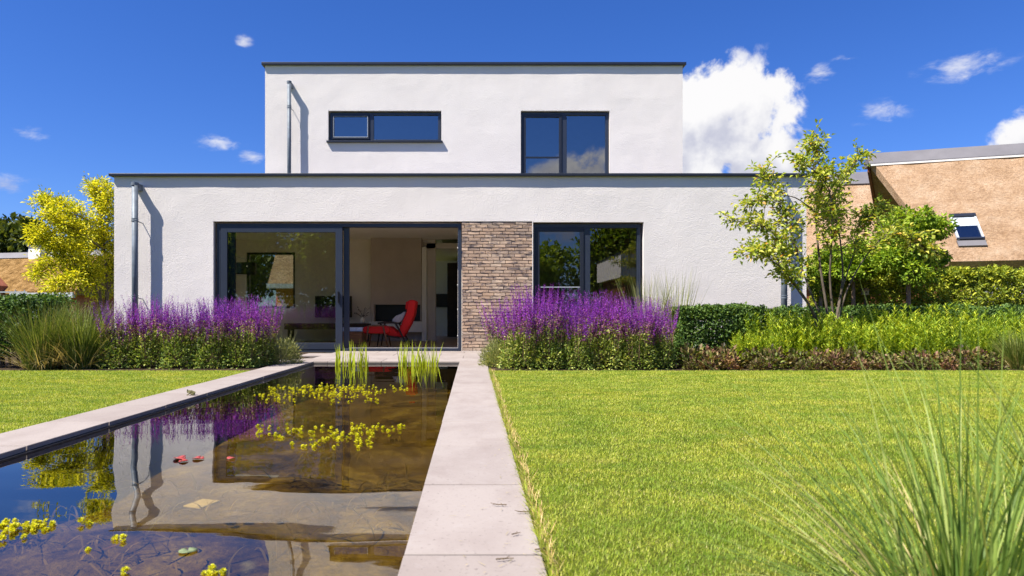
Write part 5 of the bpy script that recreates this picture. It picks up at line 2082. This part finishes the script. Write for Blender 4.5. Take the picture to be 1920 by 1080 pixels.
    for s in (1, -1):
        i = len(pts)
        pts += [(.000 + .018, s * .018, .018), (.024, s * .026, .010), (.030, s * .028, .003), (.038, s * .031, .003)]
        rd += [.007, .0055, .004, .003]
        edges += [(2, i), (i, i + 1), (i + 1, i + 2), (i + 2, i + 3)]
        i = len(pts)
        pts += [(-.022, s * .014, .012), (.004, s * .030, .013), (-.026, s * .030, .005), (-.004, s * .036, .003)]
        rd += [.010, .008, .0055, .004]
        edges += [(0, i), (i, i + 1), (i + 1, i + 2), (i + 2, i + 3)]
    me = bpy.data.meshes.new('frog_body')
    me.from_pydata(pts, edges, [])
    bo = bpy.data.objects.new('body', me)
    link(bo, fr)
    sk = bo.modifiers.new('skin', 'SKIN')
    layer = me.skin_vertices[0] if me.skin_vertices else None
    if layer is None:
        bm = bmesh.new(); bm.from_mesh(me); bm.verts.layers.skin.verify(); bm.to_mesh(me); bm.free()
        layer = me.skin_vertices[0]
    for i, sv in enumerate(layer.data):
        sv.radius = (rd[i], rd[i])
        sv.use_root = (i == 1)
    ss = bo.modifiers.new('sub', 'SUBSURF')
    ss.levels = ss.render_levels = 2
    me.materials.append(MT['frog'])
    for s in (1, -1):
        e = MB()
        rings = []
        for j in range(1, 6):
            th = math.pi * j / 6
            rings.append([(.032 + .0048 * math.sin(th) * math.cos(q * .7854), s * .009 + .0048 * math.sin(th) * math.sin(q * .7854), .043 + .0048 * math.cos(th)) for q in range(8)])
        loft(rings).build('eye', MT['frog_eye'], fr, smooth=True)


# ------------------------------------------------------------------ neighbours
def build_neighbours():
    # thatched house on the right: local x along the ridge, local y towards the viewer's side is negative
    a = Vector((15.63, 27.0, 0))
    b = Vector((20.46, 25.36, 0))
    ang = math.atan2(b.y - a.y, b.x - a.x)
    hs = empty('thatched_house', (a.x, a.y, 0), ang)
    tag(hs, 'thatched house with wide brown roof and skylight at the right edge', 'house')
    R, E, run, Ln = 6.95, 2.45, 4.15, 14.0
    th = .32
    inset = 1.55

    def plane(sgn, name):
        # ridge at y=0; eave at y=-run (near) or +run (far)
        nx = Vector((0, -sgn * (R - E), run)).normalized() if sgn < 0 else Vector((0, (R - E), run)).normalized()
        n = Vector((0, sgn * (R - E), run)).normalized()
        m = MB()
        up = [(0, 0, R), (inset if sgn < 0 else inset, sgn * run, E), (Ln, sgn * run, E), (Ln, 0, R)]
        # fine grid for an uneven surface
        gx, gz = 60, 26
        vs, fs = [], []
        for j in range(gz + 1):
            f = j / gz
            xa = inset * f
            for i in range(gx + 1):
                x = xa + (Ln - xa) * i / gx
                base = Vector((x, sgn * run * f, R + (E - R) * f))
                edge = min(1, i / 3, (gx - i) / 3, j / 2, (gz - j) / 2)
                vs.append(base + n * (.05 * edge * mnoise.noise(base * 1.3)))
        for j in range(gz):
            for i in range(gx):
                q = j * (gx + 1) + i
                fs.append((q, q + 1, q + gx + 2, q + gx + 1))
        m.add(vs, fs)
        lo = [Vector(p) - n * th for p in up]
        m.add([*up, *lo], [(0, 1, 5, 4), (1, 2, 6, 5), (2, 3, 7, 6), (7, 4, 5, 6)])
        return m.build(name, MT['thatch'], hs)
    near = plane(-1, 'roof')
    far = plane(1, 'roof')
    # grey ridge cap
    m = MB()
    m.prism([(-.06, 0, R + .12), (-.06, -.46, R - .36), (-.06, -.46, R - .42), (-.06, .46, R - .42), (-.06, .46, R - .36)], (Ln, 0, 0))
    m.build('ridge_cap', MT['ridge'], hs)
    m = MB()
    m.bar((.0, -.47, R - .44), (Ln - .1, -.47, R - .44), .05, .06)
    m.build('ridge_edge', MT['in_white'], hs)
    # verge boards of the far slope and the recessed gable
    m = MB()
    n = Vector((0, (R - E), run)).normalized()
    m.prism([Vector((-.03, 0, R)), Vector((inset - .03, run, E)), Vector((inset - .03, run, E)) - n * .5, Vector((-.03, 0, R - .62))], (.10, 0, 0))
    m.build('verge_board', MT['brown_boards'], hs)
    m = MB()
    m.prism([Vector((2.0, 0, R - .5)), Vector((2.0, run - .3, E)), Vector((2.0, run - .3, 0)), Vector((2.0, -run + .35, 0)), Vector((2.0, -run + .35, E))], (.1, 0, 0))
    m.build('gable_wall', MT['brown_boards'], hs)
    m = MB()
    m.prism([Vector((1.93, -2.4, 3.3)), Vector((1.93, -1.0, 3.3)), Vector((1.93, -1.0, 4.6)), Vector((1.93, -2.4, 3.9))], (.04, 0, 0))
    m.build('gable_window', MT['glass_solar'], hs)
    # boarded front wall
    MB().box((2.12, -run + .38, 0), (Ln - .3, -run + .5, E - .05)).build('wall', MT['mortar'], hs)
    for k in range(15):
        z = .05 + k * .16
        if z + .15 < E - .02:
            MB().box((2.12, -run + .345, z), (Ln - .3, -run + .376, z + .15)).build('board', MT['grey_boards'], hs)
    # skylight on the near slope
    n = Vector((0, -(R - E), run)).normalized()
    dn = Vector((0, -run, E - R)).normalized()
    L = math.hypot(run, R - E)

    def on(u, v, h):
        return Vector((u, 0, R)) + dn * v + n * h
    def slabb(u0, u1, v0, v1, h0, h1, name, mat, par):
        m = MB()
        m.add([on(u0, v0, h0), on(u1, v0, h0), on(u1, v1, h0), on(u0, v1, h0), on(u0, v0, h1), on(u1, v0, h1), on(u1, v1, h1), on(u0, v1, h1)],
              [(0, 3, 2, 1), (4, 5, 6, 7), (0, 1, 5, 4), (1, 2, 6, 5), (2, 3, 7, 6), (3, 0, 4, 7)])
        return m.build(name, mat, par)
    u0, u1, v0, v1 = 1.95, 2.72, 3.85, 5.15
    sk = slabb(u0, u1, v0, v0 + .14, .02, .14, 'skylight', MT['anthracite'], hs)
    slabb(u0, u0 + .06, v0 + .142, v1, .02, .11, 'frame', MT['gutter'], sk)
    slabb(u1 - .06, u1, v0 + .142, v1, .02, .11, 'frame', MT['gutter'], sk)
    slabb(u0 + .062, u1 - .062, v0 + .142, v0 + .6, .05, .08, 'blind', MT['gutter'], sk)
    slabb(u0 + .062, u1 - .062, v0 + .602, v1 - .08, .05, .08, 'pane', MT['glass_solar'], sk)
    slabb(u0 - .01, u1 + .01, v1 - .078, v1, .02, .12, 'frame', MT['anthracite'], sk)
    slabb(u0 - .02, u1 + .02, v1 + .002, v1 + .28, .0, .06, 'flashing', MT['ridge'], sk)

    # wing further back
    wg = empty('thatched_wing', (10.5, 38, 0), rad(-12))
    tag(wg, 'far thatched wing with grey ridge left of the brown gable', 'house')
    m = MB()
    m.prism([(0, 0, 8.1), (0, -4.2, 3.0), (0, -4.2, 2.7), (0, 4.2, 2.7), (0, 4.2, 3.0)], (16, 0, 0))
    m.build('roof', MT['thatch'], wg)
    m = MB()
    m.prism([(-.05, 0, 8.2), (-.05, -.62, 7.48), (-.05, -.5, 7.42), (-.05, .5, 7.42), (-.05, .62, 7.48)], (16.1, 0, 0))
    m.build('ridge_cap', MT['ridge'], wg)
    MB().box((.4, -3.7, 0), (15.6, 3.7, 2.698)).build('wall', MT['brown_boards'], wg)

    # nest box on its post in front of the yew hedge
    p = P(1622, 548, 15.0)
    nb = empty('nest_box', (p.x, 15.0, 0))
    tag(nb, 'small pale wooden nest box on a post in front of the hedge', 'nest box')
    MB().box((-.02, -.02, -.03), (.02, .02, p.z - .062)).build('post', MT['bark'], nb)
    MB().box((-.055, -.05, p.z - .06), (.055, .05, p.z + .04)).build('body', MT['pale_slab'], nb)
    m = MB()
    m.prism([(-.085, -.07, p.z + .041), (.085, -.07, p.z + .041), (0, -.07, p.z + .10)], (0, .14, 0))
    m.build('roof', MT['pale_bark'], nb)
    m = MB()
    m.tube([(0, -.0515, p.z), (0, -.053, p.z)], .018, 10)
    m.build('entrance_hole', MT['black'], nb)

    # left: house under a thatched roof, scaffold at its gable
    y0 = 50.0
    lh = empty('thatched_cottage', (-34.2, y0, -.5), rad(-14))
    tag(lh, 'thatched cottage with white chimney at the far left', 'house')
    m = MB()
    m.prism([(-6, 0, 5.55), (-6, -4.0, 2.75), (-6, -4.0, 2.45), (-6, 4.0, 2.45), (-6, 4.0, 2.75)], (16, 0, 0))
    m.build('roof', MT['old_thatch'], lh)
    m = MB()
    m.prism([(-6.05, 0, 5.72), (-6.05, -.5, 5.28), (-6.05, .5, 5.28)], (16.1, 0, 0))
    m.build('ridge_cap', MT['ridge'], lh)
    MB().box((-5.6, -3.5, 0), (9.6, 3.5, 2.448)).build('wall', MT['red_brick'], lh)
    MB().box((2.6, -.55, 4.6), (3.6, .55, 6.05)).build('chimney', MT['in_white'], lh)
    MB().box((2.52, -.63, 6.052), (3.68, .63, 6.14)).build('chimney_cap', MT['ridge'], lh)
    MB().box((4.9, -4.12, 2.28), (9.9, -3.9, 2.62)).build('gutter', MT['gutter'], lh)
    for k in range(4):
        MB().box((-2 + k * 2.6, -3.56, .9), (-1.0 + k * 2.6, -3.502, 2.1)).build('window', MT['in_white'], lh)
    # front gable, timber and brick
    m = MB()
    m.prism([(1.8, -4.6, 5.3), (-.5, -4.6, 3.1), (-.5, -4.6, 0), (4.2, -4.6, 0), (4.2, -4.6, 3.1)], (0, 1.0, 0))
    m.build('front_gable', MT['red_brick'], lh)
    m = MB()
    m.bar((1.8, -4.68, 5.5), (4.6, -4.68, 2.9), .12, .22)
    m.bar((1.8, -4.68, 5.5), (-1.0, -4.68, 2.9), .12, .22)
    m.build('gable_boards', MT['in_white'], lh)
    sc = empty('scaffold', P(14, 560, 44))
    sc.location.z = 0
    tag(sc, 'grey scaffold rails in front of the cottage gable', 'scaffold')
    for x in (-1.2, .5, 1.1):
        m = MB()
        m.tube([(x, 0, 0), (x, 0, 2.3)], .03, 6)
        m.build('post', MT['gutter'], sc)
    for z in (1.75, 2.15):
        m = MB()
        m.bar((-1.6, -.05, z), (1.3, -.05, z), .05, .07)
        m.build('rail', MT['gutter'], sc)

    # outbuilding behind the living room window: orange boards under thatch
    ob = empty('outbuilding', (-7.5, 27.0, 0))
    tag(ob, 'orange boarded outbuilding under thatch seen through the rear window', 'outbuilding')
    for k in range(11):
        MB().box((-.3, 0, .05 + k * .16), (5, .05, .05 + k * .16 + .15)).build('board', MT['orange'], ob)
    MB().box((-.3, .06, 0), (5, 4, 1.82)).build('wall', MT['orange'], ob)
    m = MB()
    m.prism([(-.5, -.45, 1.84), (-.5, 2.2, 5.0), (-.5, 4.6, 1.84)], (6, 0, 0))
    m.build('roof', MT['thatch'], ob)
    MB().box((-.5, -.58, 1.72), (5.5, -.46, 1.9)).build('gutter', MT['gutter'], ob)
    # white annex behind the viewer, mirrored in the right window
    an = empty('garden_annex', (6.6, -8.0, 0))
    tag(an, 'white flat roofed annex with timber slats mirrored in the right window', 'annex')
    MB().box((0, 0, 0), (4.5, 5.0, 2.3)).build('wall', MT['mortar'], an)
    MB().box((-.3, -.3, 2.302), (4.9, 5.3, 3.3)).build('roof_fascia', MT['plaster'], an)
    MB().box((-.34, -.34, 3.302), (4.94, 5.34, 3.36)).build('roof_edge', MT['anthracite'], an)
    for k in range(18):
        MB().box((-.06, .1 + k * .28, .05), (-.004, .24 + k * .28, 2.29)).build('slat', MT['slat_wood'], an)
    for k in range(16):
        MB().box((.05 + k * .28, 5.004, .05), (.19 + k * .28, 5.06, 2.29)).build('slat', MT['slat_wood'], an)


build_ground()
build_paving()
build_house()
build_neighbours()
build_trees()
build_beds()
build_lawn()
build_interior()
build_pond_life()
build_twigs()
